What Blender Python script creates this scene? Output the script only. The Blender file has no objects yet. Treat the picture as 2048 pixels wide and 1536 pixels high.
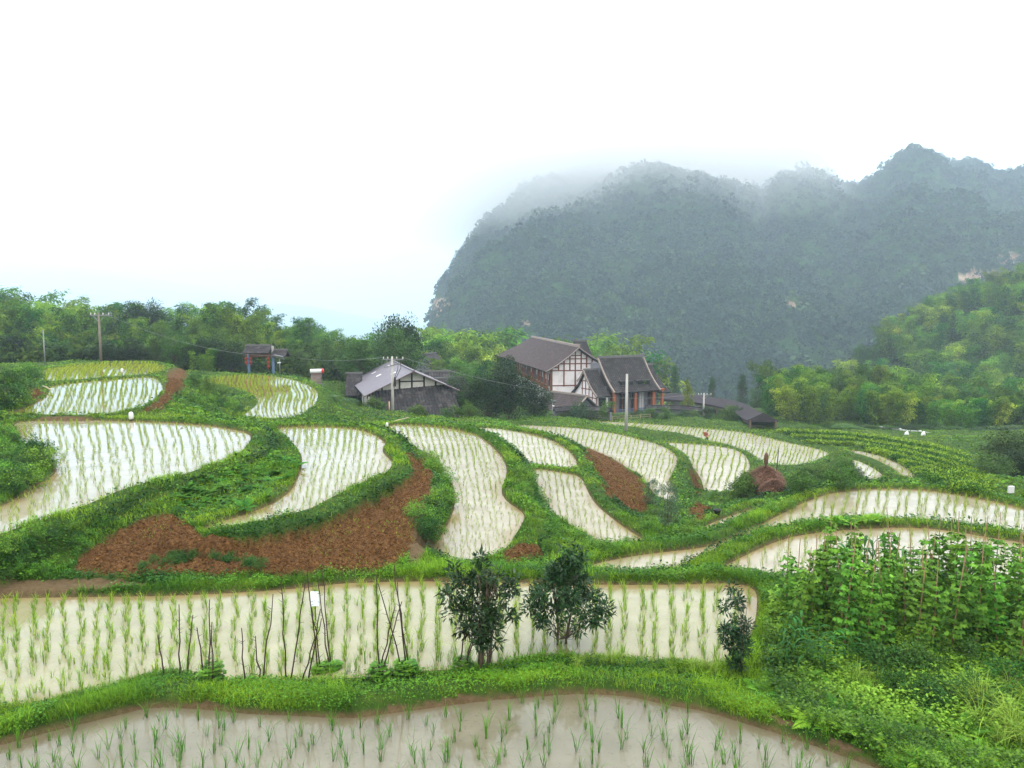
HAZE_D = 3.4e-4
EXPO = 0.15
import bpy, bmesh, math, random
import numpy as np
from mathutils import Vector, Matrix
random.seed(11)
rng = np.random.default_rng(11)
PI = math.pi
scene = bpy.context.scene
COL = scene.collection
# ---------------------------------------------------------------- camera model (photo pixels 2048 x 1536)
F, CX, CY, HZ = 1500.0, 1024.0, 768.0, 620.0
CAMZ = 30.0
PITCH = math.atan((CY - HZ) / F)
cp, sp = math.cos(PITCH), math.sin(PITCH)

def ray(px, py):
    u = (np.asarray(px, float) - CX) / F
    v = -(np.asarray(py, float) - CY) / F
    return np.stack([u + 0 * v, cp + sp * v + 0 * u, -sp + cp * v + 0 * u], -1)

def onh(px, py, h):
    "point on the horizontal plane h metres below the camera seen at a pixel"
    r = ray(px, py)
    t = -h / r[..., 2]
    return r[..., 0] * t, r[..., 1] * t

def at(px, py, Y):
    "point at distance Y along the ground axis seen at a pixel"
    r = ray(px, py)
    t = Y / r[..., 1]
    return Vector((float(r[0] * t), float(Y), float(r[2] * t + CAMZ)))

def project(X, Y, Z):
    z = Z - CAMZ
    fwd = Y * cp - z * sp
    up = Y * sp + z * cp
    return CX + F * X / fwd, CY - F * up / fwd

# ---------------------------------------------------------------- scene object helpers
def tag(o, label=None, cat=None, group=None, kind=None):
    if label: o['label'] = label
    if cat: o['category'] = cat
    if group: o['group'] = group
    if kind: o['kind'] = kind
    return o

def empty(name, loc, rz=0, label=None, cat=None, group=None):
    o = bpy.data.objects.new(name, None)
    COL.objects.link(o)
    o.location = loc
    o.rotation_euler = (0, 0, rz)
    o.empty_display_size = 0.2
    return tag(o, label, cat, group)

def copy_tree(o, parent=None):
    c = o.copy(); COL.objects.link(c); c.parent = parent
    for ch in o.children: copy_tree(ch, c)
    return c

def mesh_np(name, V, quads=None, tris=None, col=None, mat=None, smooth=False):
    me = bpy.data.meshes.new(name)
    V = np.ascontiguousarray(V, np.float32)
    nq = 0 if quads is None else len(quads)
    nt = 0 if tris is None else len(tris)
    me.vertices.add(len(V)); me.vertices.foreach_set('co', V.ravel())
    idx = []
    if nq: idx.append(np.asarray(quads, np.int32).ravel())
    if nt: idx.append(np.asarray(tris, np.int32).ravel())
    idx = np.concatenate(idx)
    me.loops.add(len(idx)); me.loops.foreach_set('vertex_index', idx)
    me.polygons.add(nq + nt)
    st = np.concatenate([np.arange(nq) * 4, nq * 4 + np.arange(nt) * 3]).astype(np.int32)
    me.polygons.foreach_set('loop_start', st)
    if smooth: me.polygons.foreach_set('use_smooth', np.ones(nq + nt, bool))
    me.update(calc_edges=True)
    if col is not None:
        a = me.color_attributes.new('Col', 'FLOAT_COLOR', 'POINT')
        c = np.ones((len(V), 4), np.float32); c[:, :col.shape[1]] = col
        a.data.foreach_set('color', c.ravel())
    if mat: me.materials.append(mat)
    return me

def link(name, me, parent=None, mat=None):
    o = bpy.data.objects.new(name, me)
    COL.objects.link(o)
    o.parent = parent
    if mat is not None and not me.materials: me.materials.append(mat)
    return o

class MB:
    "collects solid shapes, builds them as one mesh object"
    def __init__(s): s.v = []; s.f = []; s.sm = []
    def add(s, vs, fs, smooth=False):
        b = len(s.v); s.v += [tuple(x) for x in vs]; s.f += [tuple(b + i for i in f) for f in fs]; s.sm += [smooth] * len(fs)
        return s
    def box(s, x0, x1, y0, y1, z0, z1, M=None):
        vs = [(x, y, z) for z in (z0, z1) for y in (y0, y1) for x in (x0, x1)]
        if M is not None: vs = [M @ Vector(v) for v in vs]
        return s.add(vs, [(0, 2, 3, 1), (4, 5, 7, 6), (0, 1, 5, 4), (1, 3, 7, 5), (3, 2, 6, 7), (2, 0, 4, 6)])
    def bar(s, a, b, w, h=None, up=(0, 0, 1)):
        a = Vector(a); b = Vector(b); h = h or w
        d = (b - a).normalized(); u = Vector(up)
        if abs(d.dot(u)) > .98: u = Vector((0, 1, 0))
        r = d.cross(u).normalized() * w / 2; t = r.cross(d).normalized() * h / 2
        vs = [p + x * r + y * t for p in (a, b) for x, y in ((-1, -1), (1, -1), (1, 1), (-1, 1))]
        return s.add(vs, [(0, 1, 2, 3), (7, 6, 5, 4), (0, 4, 5, 1), (1, 5, 6, 2), (2, 6, 7, 3), (3, 7, 4, 0)])
    def tube(s, pts, rad, n=8, caps=True):
        pts = [Vector(p) for p in pts]
        if not hasattr(rad, '__len__'): rad = [rad] * len(pts)
        vs = []; fs = []
        prev = None
        for i, p in enumerate(pts):
            d = (pts[min(i + 1, len(pts) - 1)] - pts[max(i - 1, 0)]).normalized()
            if prev is None:
                u = d.orthogonal().normalized()
            else:
                u = (prev - d * prev.dot(d))
                u = u.normalized() if u.length > 1e-6 else d.orthogonal().normalized()
            prev = u; w = d.cross(u)
            for k in range(n):
                a = 2 * PI * k / n
                vs.append(p + (u * math.cos(a) + w * math.sin(a)) * rad[i])
        for i in range(len(pts) - 1):
            for k in range(n):
                k2 = (k + 1) % n
                fs.append((i * n + k, i * n + k2, (i + 1) * n + k2, (i + 1) * n + k))
        if caps:
            fs.append(tuple(range(n - 1, -1, -1))); fs.append(tuple((len(pts) - 1) * n + k for k in range(n)))
        return s.add(vs, fs, True)
    def lathe(s, prof, n=16, M=None):
        vs = []; fs = []
        for r, z in prof:
            for k in range(n):
                a = 2 * PI * k / n
                v = Vector((r * math.cos(a), r * math.sin(a), z))
                vs.append(M @ v if M is not None else v)
        for i in range(len(prof) - 1):
            for k in range(n):
                k2 = (k + 1) % n
                fs.append((i * n + k, i * n + k2, (i + 1) * n + k2, (i + 1) * n + k))
        fs.append(tuple(range(n - 1, -1, -1))); fs.append(tuple((len(prof) - 1) * n + k for k in range(n)))
        return s.add(vs, fs, True)
    def prism(s, poly, y0, y1):
        "poly in (x,z), extruded along y"
        n = len(poly)
        vs = [(x, y0, z) for x, z in poly] + [(x, y1, z) for x, z in poly]
        fs = [tuple(range(n)), tuple(range(2 * n - 1, n - 1, -1))] + [(i, (i + n), (i + 1) % n + n, (i + 1) % n) for i in range(n)]
        return s.add(vs, fs)
    def grid(s, P, smooth=True):
        "P: list of rows of points"
        m = len(P[0]); vs = [p for r in P for p in r]
        fs = [(i * m + j, i * m + j + 1, (i + 1) * m + j + 1, (i + 1) * m + j) for i in range(len(P) - 1) for j in range(m - 1)]
        return s.add(vs, fs, smooth)
    def build(s, name, mat, parent=None):
        me = bpy.data.meshes.new(name)
        me.from_pydata(s.v, [], s.f)
        me.polygons.foreach_set('use_smooth', s.sm)
        me.update()
        me.materials.append(mat)
        return link(name, me, parent)

# ---------------------------------------------------------------- materials
MATS = {}
def nodes(name):
    m = bpy.data.materials.new(name); m.use_nodes = True
    nt = m.node_tree; b = nt.nodes['Principled BSDF']
    MATS[name] = m
    return m, nt, nt.nodes, nt.links, b

def solid(name, rgb, rough=.7, noise=.25, scale=6, bump=0.0, spec=.3, metallic=0, wear=None, wscale=1.5):
    "noise-varied plain surface"
    m, nt, N, L, b = nodes(name)
    tc = N.new('ShaderNodeTexCoord')
    n = N.new('ShaderNodeTexNoise'); n.inputs['Scale'].default_value = scale; n.inputs['Detail'].default_value = 6; n.inputs['Roughness'].default_value = .65
    L.new(tc.outputs['Object'], n.inputs['Vector'])
    mr = N.new('ShaderNodeMapRange'); mr.inputs[1].default_value = .25; mr.inputs[2].default_value = .75
    mr.inputs[3].default_value = 1 - noise; mr.inputs[4].default_value = 1 + noise
    L.new(n.outputs['Fac'], mr.inputs[0])
    mx = N.new('ShaderNodeVectorMath'); mx.operation = 'SCALE'; mx.inputs[0].default_value = rgb
    L.new(mr.outputs[0], mx.inputs['Scale'])
    out = mx.outputs[0]
    if wear is not None:
        n2 = N.new('ShaderNodeTexNoise'); n2.inputs['Scale'].default_value = wscale; n2.inputs['Detail'].default_value = 8; n2.inputs['Roughness'].default_value = .7
        L.new(tc.outputs['Object'], n2.inputs['Vector'])
        cr = N.new('ShaderNodeMapRange'); cr.inputs[1].default_value = .5; cr.inputs[2].default_value = .7
        L.new(n2.outputs['Fac'], cr.inputs[0])
        mm = N.new('ShaderNodeMix'); mm.data_type = 'RGBA'
        L.new(cr.outputs[0], mm.inputs['Factor']); L.new(out, mm.inputs['A']); mm.inputs['B'].default_value = (*wear, 1)
        out = mm.outputs['Result']
    L.new(out, b.inputs['Base Color'])
    b.inputs['Roughness'].default_value = rough; b.inputs['Specular IOR Level'].default_value = spec; b.inputs['Metallic'].default_value = metallic
    if bump:
        bp = N.new('ShaderNodeBump'); bp.inputs['Strength'].default_value = bump; bp.inputs['Distance'].default_value = .03
        L.new(n.outputs['Fac'], bp.inputs['Height']); L.new(bp.outputs[0], b.inputs['Normal'])
    return m

def leafmat(name, trans=.3, rough=.5, spec=.12, gain=1.0, objvar=.25, hue=.02):
    "foliage: per-leaf colour stored on the mesh, per-plant variation, light passing through"
    m, nt, N, L, b = nodes(name)
    at_ = N.new('ShaderNodeAttribute'); at_.attribute_name = 'Col'
    oi = N.new('ShaderNodeObjectInfo')
    hs = N.new('ShaderNodeHueSaturation')
    mr = N.new('ShaderNodeMapRange'); mr.inputs[3].default_value = gain * (1 - objvar); mr.inputs[4].default_value = gain * (1 + objvar)
    L.new(oi.outputs['Random'], mr.inputs[0]); L.new(mr.outputs[0], hs.inputs['Value'])
    m2 = N.new('ShaderNodeMath'); m2.operation = 'MULTIPLY'; m2.inputs[1].default_value = 7.31
    m3 = N.new('ShaderNodeMath'); m3.operation = 'FRACT'
    L.new(oi.outputs['Random'], m2.inputs[0]); L.new(m2.outputs[0], m3.inputs[0])
    mh = N.new('ShaderNodeMapRange'); mh.inputs[3].default_value = .5 - hue; mh.inputs[4].default_value = .5 + hue
    L.new(m3.outputs[0], mh.inputs[0]); L.new(mh.outputs[0], hs.inputs['Hue'])
    L.new(at_.outputs['Color'], hs.inputs['Color'])
    L.new(hs.outputs[0], b.inputs['Base Color'])
    b.inputs['Roughness'].default_value = rough; b.inputs['Specular IOR Level'].default_value = spec
    t = N.new('ShaderNodeBsdfTranslucent'); L.new(hs.outputs[0], t.inputs['Color'])
    ms = N.new('ShaderNodeMixShader'); ms.inputs[0].default_value = trans
    L.new(b.outputs[0], ms.inputs[1]); L.new(t.outputs[0], ms.inputs[2])
    L.new(ms.outputs[0], N['Material Output'].inputs['Surface'])
    return m

# ---------------------------------------------------------------- fields traced on the ground, each with its own level
def chaikin(P, n=2):
    P = np.asarray(P, float)
    for _ in range(n):
        Q = np.roll(P, -1, 0)
        P = np.stack([.75 * P + .25 * Q, .25 * P + .75 * Q], 1).reshape(-1, 2)
    return P

FIELDS = dict(
 front=(6.9, [(-320,1560),(-150,1520),(0,1492),(87,1467),(157,1450),(244,1429),(297,1414),(384,1417),(488,1429),(593,1433),(698,1438),(770,1429),(874,1415),(979,1401),(1049,1396),(1154,1387),(1258,1392),(1328,1410),(1398,1420),(1487,1447),(1557,1468),(1627,1492),(1680,1512),(1750,1535),(1850,1580),(1900,1750),(1500,1950),(500,1950),(-300,1900),(-500,1700)]),
 second=(7.15, [(-350,1212),(-150,1203),(0,1197),(174,1194),(314,1193),(488,1186),(628,1174),(700,1165),(909,1162),(1014,1164),(1223,1170),(1348,1170),(1453,1166),(1500,1172),(1515,1192),(1510,1237),(1500,1272),(1475,1314),(1435,1340),(1398,1335),(1293,1326),(1188,1318),(1084,1316),(1014,1331),(909,1344),(805,1350),(698,1363),(593,1366),(523,1368),(436,1366),(360,1350),(314,1350),(262,1364),(209,1382),(140,1394),(105,1406),(52,1417),(0,1420),(-150,1450),(-400,1480)]),
 left=(6.2, [(27,846),(60,842),(117,840),(273,842),(391,848),(469,859),(504,869),(496,890),(469,914),(391,945),(312,965),(234,984),(156,1020),(78,1047),(0,1074),(-150,1125),(-420,1200),(-420,1080),(-150,1045),(0,1020),(59,977),(109,953),(113,937),(94,914),(51,890),(31,863)]),
 upper=(6.05, [(-60,845),(0,833),(78,831),(195,832),(258,824),(297,809),(324,785),(326,773),(316,758),(305,752),(195,760.5),(98,770),(100,785),(78,805),(30,826)]),
 top=(6.0, [(74,744),(110,735),(156,730),(254,723.5),(300,724.5),(336,734),(324,742),(309,748.5),(195,756.5),(94,766),(78,756)]),
 middle=(8.0, [(410,760),(449,752),(490,749.5),(527,750),(586,758),(633,777),(637,797),(625,815),(590,836),(560,839),(527,838),(475,833),(500,822),(520,803),(504,787),(469,774),(430,770)]),
 third=(6.5, [(543,855),(620,853.5),(688,855),(729,861),(752,872),(773,887),(760,902),(787,925),(776,943),(746,960),(703,975),(659,1000),(620,1020),(547,1042),(488,1058),(430,1066),(402,1063),(420,1051),(469,1036),(539,1012),(582,984),(598,953),(607,922),(602,906),(578,875)]),
 fourth=(8.0, [(773,849),(849,851),(908,858),(952,869),(978,887),(1001,910),(1010,928),(1014,942),(1010,957),(1001,978),(1007,1000),(1045,1024),(1049,1037),(1035,1063),(1014,1094),(992,1110),(960,1125),(909,1133),(850,1137),(838,1131),(867,1094),(895,1052),(909,1020),(911,985),(905,965),(878,940),(843,902),(805,875),(785,860)]),
 fifth=(9.8, [(940,855),(985,856),(1010,859),(1069,869),(1113,884),(1142,905),(1153,922),(1154,940),(1098,934),(1054,928),(1034,910),(1010,887),(981,868)]),
 sixth=(9.4, [(1057,936),(1113,943),(1162,952),(1173,980),(1193,1012),(1229,1041),(1264,1065),(1293,1082),(1275,1087),(1240,1088),(1206,1088),(1180,1077),(1154,1059),(1120,1036),(1100,1022),(1079,986),(1063,955)]),
 seventh=(13.5, [(1018,849),(1088,852),(1150,855),(1205,862),(1278,877),(1330,893),(1356,912),(1352,933),(1338,956),(1345,980),(1356,1005),(1340,1013),(1320,1000),(1300,975),(1281,951),(1249,933),(1228,918),(1182,898),(1150,887),(1130,877),(1090,866),(1040,855)]),
 eighth=(15.7, [(1300,883),(1381,887),(1439,892),(1480,901),(1500,921),(1500,945),(1484,965),(1470,986),(1480,1005),(1470,1018),(1419,1021),(1410,992),(1404,962),(1390,939),(1366,912),(1340,897)]),
 ninth=(17.6, [(1095,846),(1123,843),(1176,841),(1264,845),(1381,854),(1483,863),(1521,871),(1580,886),(1645,899),(1668,912),(1676,926),(1650,945),(1600,955),(1550,950),(1521,924),(1501,907),(1448,888),(1416,882),(1352,876),(1293,872),(1258,865),(1205,857),(1150,850)]),
 tenth=(14.5, [(1700,914),(1741,921),(1773,939),(1768,950),(1750,960),(1730,958),(1712,940)]),
 eleventh=(14.2, [(1690,898),(1740,905),(1780,918),(1814,936),(1838,955),(1811,957),(1785,936),(1745,916),(1700,905)]),
 longs=(8.5, [(1612,1003),(1653,989),(1697,980),(1800,977),(1887,984),(1975,1000),(2048,1018),(2350,1090),(2350,1180),(2048,1074),(1975,1058),(1917,1047),(1829,1040),(1741,1040),(1653,1044),(1580,1050),(1536,1059),(1492,1074),(1453,1089),(1418,1112),(1383,1129),(1338,1142),(1258,1146),(1172,1142),(1180,1130),(1258,1113),(1328,1104),(1398,1097),(1440,1086),(1495,1064),(1553,1033)]),
 short=(10.0, [(1405,1055),(1435,1041),(1470,1029),(1520,1013),(1535,1012),(1505,1030),(1477,1042),(1440,1056),(1410,1062)]),
 right=(7.8, [(1428,1143),(1488,1112),(1557,1080),(1627,1066),(1732,1056),(1836,1055),(1906,1062),(1976,1075),(2048,1085),(2350,1150),(2350,1300),(2048,1195),(1800,1170),(1620,1162),(1557,1157),(1488,1150)]),
)
# dry plateaus (ploughed field, yards)
PADS = dict(
 ploughed=(6.88, [(190,1128),(260,1090),(340,1075),(420,1085),(560,1075),(660,1040),(750,1010),(815,965),(835,935),(860,950),(848,1010),(820,1085),(790,1125),(650,1140),(500,1115),(400,1110),(300,1118)]),
 garden=(7.05, [(1560,1200),(1700,1190),(1900,1200),(2200,1230),(2300,1400),(2000,1400),(1700,1360),(1560,1300)]),
)
WF = {}      # world polygons
for k, (h, P) in list(FIELDS.items()) + list(PADS.items()):
    Q = chaikin(P, 2)
    x, y = onh(Q[:, 0], Q[:, 1], h)
    WF[k] = (CAMZ - h, np.stack([x, y], 1))

def seg_dist(P, poly, chunk=40000):
    "signed distance of points to a closed polygon, negative inside"
    A = poly.astype(np.float32); B = np.roll(A, -1, 0); D = B - A; L2 = (D ** 2).sum(1) + 1e-9
    out = np.empty(len(P), np.float32)
    P = P.astype(np.float32)
    for s in range(0, len(P), chunk):
        p = P[s:s + chunk]
        ax = p[:, None, 0] - A[None, :, 0]; ay = p[:, None, 1] - A[None, :, 1]
        t = np.clip((ax * D[:, 0] + ay * D[:, 1]) / L2, 0, 1)
        dx = ax - t * D[:, 0]; dy = ay - t * D[:, 1]
        d = np.sqrt((dx * dx + dy * dy).min(1))
        py = p[:, None, 1]; px = p[:, None, 0]
        c = (A[:, 1] > py) != (B[:, 1] > py)
        xi = A[:, 0] + (py - A[:, 1]) * D[:, 0] / np.where(np.abs(D[:, 1]) < 1e-9, 1e-9, D[:, 1])
        ins = (c & (px < xi)).sum(1) % 2 == 1
        out[s:s + chunk] = np.where(ins, -d, d)
    return out

def in_px(px, py, poly):
    A = np.asarray(poly, float); B = np.roll(A, -1, 0)
    r = np.zeros(px.shape, bool)
    for a, b in zip(A, B):
        c = (a[1] > py) != (b[1] > py)
        xi = a[0] + (py - a[1]) * (b[0] - a[0]) / (b[1] - a[1] if abs(b[1] - a[1]) > 1e-9 else 1e-9)
        r ^= c & (px < xi)
    return r

def sstep(x, a, b):
    t = np.clip((x - a) / (b - a), 0, 1); return t * t * (3 - 2 * t)

# value noise
def vnoise(x, y, seed=0):
    xi = np.floor(x).astype(np.int64); yi = np.floor(y).astype(np.int64)
    fx = x - xi; fy = y - yi
    fx = fx * fx * (3 - 2 * fx); fy = fy * fy * (3 - 2 * fy)
    def hsh(a, b):
        n = (a * 374761393 + b * 668265263 + seed * 974634777) & 0x7fffffff
        n = ((n ^ (n >> 13)) * 1274126177) & 0x7fffffff
        return ((n ^ (n >> 16)) & 0xffff) / 65535.0
    v00 = hsh(xi, yi); v10 = hsh(xi + 1, yi); v01 = hsh(xi, yi + 1); v11 = hsh(xi + 1, yi + 1)
    return (v00 * (1 - fx) + v10 * fx) * (1 - fy) + (v01 * (1 - fx) + v11 * fx) * fy - .5
def fbm(x, y, oct=4, seed=0):
    r = 0; a = 1
    for i in range(oct):
        r = r + a * vnoise(x * 2 ** i + 17 * i, y * 2 ** i + 31 * i, seed + i); a *= .5
    return r

# ---------------------------------------------------------------- terrain heights on a polar grid round the viewpoint
NA = 660
az = np.radians(np.linspace(-50, 50, NA))
rr = np.concatenate([np.geomspace(4.0, 260, 820, endpoint=False), np.geomspace(260, 14000, 90)])
NR = len(rr)
RG, AG = np.meshgrid(rr, az, indexing='ij')
XG = RG * np.sin(AG); YG = RG * np.cos(AG)
near = RG < 260

# extra guide points (photo pixel, drop below camera)
CTRL = [(-300,1150,6.2),(-200,1000,5.6),(40,1160,7.0),(1900,1350,7.1),(2300,1400,7.2),(1700,1450,7.0),(2300,1000,8.8),(1990,960,10.5),(2250,960,10),
        (1940,905,15.5),(1860,880,18),(1760,862,19),(1640,862,19.0),(1560,858,18.8),(1450,842,19.0),(1300,835,19.0),(1150,834,19.0),(1050,838,17),(1900,870,19.5),(2048,880,18),(2200,880,14),
        (930,838,13.6),(830,838,13.4),(740,838,13.2),(660,835,11.6),(630,765,10.0),(540,745,9.2),(380,745,7.6),(370,790,6.9),(400,810,7.2),(150,722,6.2),(0,722,6.0),(-150,740,5),(-200,830,5.0),
        (1000,845,14.5),(1560,990,11.5),(1620,972,11),(1700,968,10.8),(1760,970,10.3),(1850,968,10.0),(1230,970,12.2),(1290,1040,11.0),(1350,1045,11.4),(1370,1060,10.6),(1130,1085,9.0),(1100,1110,8.5),(1350,1085,9.2),
        (1600,975,14.2),(1560,972,14.5),(1500,952,15.8),(1640,966,14.6),(1660,960,15.5),(1730,975,12.9),(1440,1036,13.2),(1400,1040,13.0),(1480,1020,13.6),(1530,1000,12.8),(1530,975,14.4),
        (700,843,10.4),(780,842,10.9),(860,842,11.2),(940,842,11.6),(1000,842,13.2),(740,846,9.2),(840,846,9.7),(930,846,10.4),(1050,842,16.5),(1100,843,16.8),(620,843,9.2)]
CP = []
for px, py, h in CTRL:
    x, y = onh(px, py, h); CP.append((float(x), float(y), CAMZ - h))
CP = np.array(CP)

sub = (slice(0, 824, 4), slice(0, NA, 3))
def coarse(fn):
    ri = np.arange(0, NR, 4); ai = np.arange(0, NA, 3)
    xs = XG[np.ix_(ri, ai)]; ys = YG[np.ix_(ri, ai)]
    v = fn(np.stack([xs.ravel(), ys.ravel()], 1)).reshape(xs.shape)
    r_ = np.interp(np.arange(NR), ri, np.arange(len(ri))); a_ = np.interp(np.arange(NA), ai, np.arange(len(ai)))
    r0 = np.clip(r_.astype(int), 0, len(ri) - 2); a0 = np.clip(a_.astype(int), 0, len(ai) - 2)
    fr = (r_ - r0)[:, None]; fa = (a_ - a0)[None]
    return (v[np.ix_(r0, a0)] * (1 - fr) * (1 - fa) + v[np.ix_(r0 + 1, a0)] * fr * (1 - fa) + v[np.ix_(r0, a0 + 1)] * (1 - fr) * fa + v[np.ix_(r0 + 1, a0 + 1)] * fr * fa)
SD = {}
for k, (z, P) in WF.items():
    d = coarse(lambda q: seg_dist(q, P))
    m = (np.abs(d) < 3.5 + RG * .03) & (RG < 260)
    d[m] = seg_dist(np.stack([XG[m], YG[m]], 1), P)
    SD[k] = d
num = np.zeros_like(XG); den = np.zeros_like(XG)
for k, (z, P) in WF.items():
    d = np.maximum(SD[k], .02) + .15
    w = d ** -2.6
    num += w * z; den += w
for x, y, z in CP:
    w = ((XG - x) ** 2 + (YG - y) ** 2 + .3) ** -1.35
    num += w * z; den += w
ZG = num / den
# beyond the terraces: the valley drops away
pxa = CX + F * np.tan(AG)
hm = np.interp(pxa, [-300, 300, 600, 760, 900, 1050, 2200], [6.5, 8, 9.5, 13.5, 14.5, 19.6, 20.5])
st_ = np.interp(pxa, [600, 900], [178, 150])
zfar = CAMZ - hm - 30 * sstep(RG, st_, st_ + 90) - 60 * sstep(RG, 240, 480) - 110 * sstep(RG, 480, 1500)
b0 = np.interp(pxa, [-300, 700, 1000], [100, 105, 128])
ZG = ZG * (1 - sstep(RG, b0, b0 + 20)) + zfar * sstep(RG, b0, b0 + 20)
dwet = np.minimum.reduce([SD[k] for k in FIELDS])
def gauss(x, y, sx, sy, h, rot=0):
    dx = XG - x; dy = YG - y
    c, s_ = math.cos(rot), math.sin(rot)
    return h * np.exp(-((dx * c + dy * s_) / sx) ** 2 - ((-dx * s_ + dy * c) / sy) ** 2)
ZG += gauss(215, 300, 105, 110, 73) + gauss(330, 420, 150, 160, 60)      # bamboo hill on the right
out = sstep(dwet, .3, 3.0)
ZG += out * (gauss(-32.5, 44, 4.6, 8, 3.4) + gauss(-17.0, 22.5, 2.2, 3.6, 1.1))
# natural relief
ZG += out * .16 * fbm(XG * .25, YG * .25, 4, 3) * np.clip(RG / 30, .3, 2)
rough = fbm(XG * 3.1, YG * 3.1, 3, 9)
ZG += .07 * rough * sstep(dwet, .1, .6)
# bunds
for k in FIELDS:
    z = WF[k][0]; d = SD[k]
    hb = .15 - .0005 * np.minimum(RG, 110) + .07 * vnoise(XG * .8, YG * .8, 5)
    ZG = np.where((d > -.6) & (d < 2.5), np.maximum(ZG, z + hb * np.exp(-(np.maximum(d - .35, 0) / .45) ** 2) * sstep(d, -.25, .3) - .2 * (1 - sstep(d, -.3, .15)) - 3 * sstep(d, .9, 2.5)), ZG)
    t = sstep(d, -.35, .12 )
    ZG = np.where(d < .12, (z - .14) * (1 - t) + np.minimum(ZG, z + .3) * t, ZG)
def lookup(A, X, Y):
    r = np.hypot(X, Y); a = np.arctan2(X, Y)
    fi = np.interp(r, rr, np.arange(NR)); fj = np.interp(a, az, np.arange(NA))
    i = np.clip(fi.astype(int), 0, NR - 2); j = np.clip(fj.astype(int), 0, NA - 2)
    u = fi - i; v = fj - j
    return A[i, j] * (1 - u) * (1 - v) + A[i + 1, j] * u * (1 - v) + A[i, j + 1] * (1 - u) * v + A[i + 1, j + 1] * u * v
def gz(X, Y): return float(lookup(ZG, np.array([X]), np.array([Y]))[0])
PXG, PYG = project(XG, YG, ZG)

# ground cover: bare red soil, tan mud, else green
SOIL_PX = [[(150,1150),(160,1120),(215,1075),(262,1052),(320,1028),(365,1035),(400,1075),(520,1080),(640,1052),(720,1015),(790,985),(828,945),(815,905),(835,915),(872,935),(866,985),(848,1030),(830,1085),(800,1133),(740,1140),(600,1146),(400,1150),(250,1152)],
           [(1164,893),(1205,905),(1249,933),(1285,965),(1300,1000),(1305,1022),(1290,1018),(1249,1000),(1205,971),(1187,933),(1172,912)],
           [(340,738),(372,737),(375,760),(352,790),(330,815),(270,828),(300,812),(330,785),(332,765)],
           [(1380,935),(1400,955),(1402,985),(1395,990),(1380,955)],
           [(1005,1105),(1030,1092),(1070,1090),(1090,1115),(1060,1122),(1015,1125)],
           [(1205,975),(1240,985),(1300,1020),(1280,1024),(1230,1005)],
           [(55,770),(88,785),(80,800),(60,795)],[(1390,1000),(1420,1020),(1400,1045),(1385,1040)]]
MUD_PX = [[(-100,1190),(-100,1172),(0,1166),(120,1158),(250,1160),(300,1168),(150,1180),(0,1195)],
          [(330,1410),(420,1402),(480,1422),(430,1428)], [(760,1412),(860,1400),(960,1388),(960,1398),(860,1412),(780,1425)],
          [(1520,1425),(1580,1438),(1600,1452),(1540,1442)], [(1660,1470),(1720,1500),(1700,1502),(1650,1482)],
          [(830,1136),(868,1090),(895,1052),(850,1040),(812,1100)]]
soil = np.zeros_like(ZG)
jx = PXG + 14 * fbm(XG * 1.3, YG * 1.3, 3, 21); jy = PYG + 8 * fbm(XG * 1.3, YG * 1.3, 3, 22)
for P in SOIL_PX: soil[in_px(jx, jy, P)] = 1
mud = np.zeros_like(ZG)
for P in MUD_PX: mud[in_px(jx, jy, P)] = 1
mud = np.maximum(mud, sstep(-dwet, -.10, -.02) * (RG < 60))
soil *= near; mud *= near
def blur(A, n=1):
    for _ in range(n):
        B = A.copy(); B[1:-1, 1:-1] = (A[1:-1, 1:-1] * 2 + A[:-2, 1:-1] + A[2:, 1:-1] + A[1:-1, :-2] + A[1:-1, 2:]) / 6; A = B
    return A
soil = blur(soil, 2)
# clods in the ploughed soil
clod = fbm(XG * 3.0, YG * 3.0, 4, 40)
ZG += soil * (.10 * np.abs(clod) * 2 + .05 * np.sin(XG * 9 + YG * 4 + 3 * clod)) * sstep(dwet, .2, .8)
nq = np.arange((NR - 1) * (NA - 1)); ii = nq // (NA - 1); jj = nq % (NA - 1)
q = np.stack([ii * NA + jj, ii * NA + jj + 1, (ii + 1) * NA + jj + 1, (ii + 1) * NA + jj], 1)
tv = fbm(XG * .6, YG * .6, 4, 50)
colg = np.stack([soil.ravel(), mud.ravel(), (tv.ravel() + .5)], 1)

m, nt, N, L, b = nodes('ground')
a_ = N.new('ShaderNodeAttribute'); a_.attribute_name = 'Col'
sx = N.new('ShaderNodeSeparateXYZ'); L.new(a_.outputs['Vector'], sx.inputs[0])
geo = N.new('ShaderNodeNewGeometry')
def noisenode(scale, det=5, rg=.6):
    n = N.new('ShaderNodeTexNoise'); n.inputs['Scale'].default_value = scale; n.inputs['Detail'].default_value = det; n.inputs['Roughness'].default_value = rg
    L.new(geo.outputs['Position'], n.inputs['Vector']); return n
def ramp(fac, stops):
    r = N.new('ShaderNodeValToRGB'); e = r.color_ramp.elements
    e[0].position, e[0].color = stops[0][0], (*stops[0][1], 1); e[1].position, e[1].color = stops[-1][0], (*stops[-1][1], 1)
    for p, c in stops[1:-1]:
        x = e.new(p); x.color = (*c, 1)
    L.new(fac, r.inputs[0]); return r
def mixc(f, A, B):
    x = N.new('ShaderNodeMix'); x.data_type = 'RGBA'; L.new(f, x.inputs['Factor']); L.new(A, x.inputs['A']); L.new(B, x.inputs['B']); return x.outputs['Result']
n1 = noisenode(1.7); n2 = noisenode(9, 6, .7); n3 = noisenode(30, 4)
green = ramp(n1.outputs['Fac'], [(.3, (.012, .032, .004)), (.5, (.024, .058, .006)), (.7, (.055, .085, .01))])  # shade between the grass blades is put into these dark greens
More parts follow.
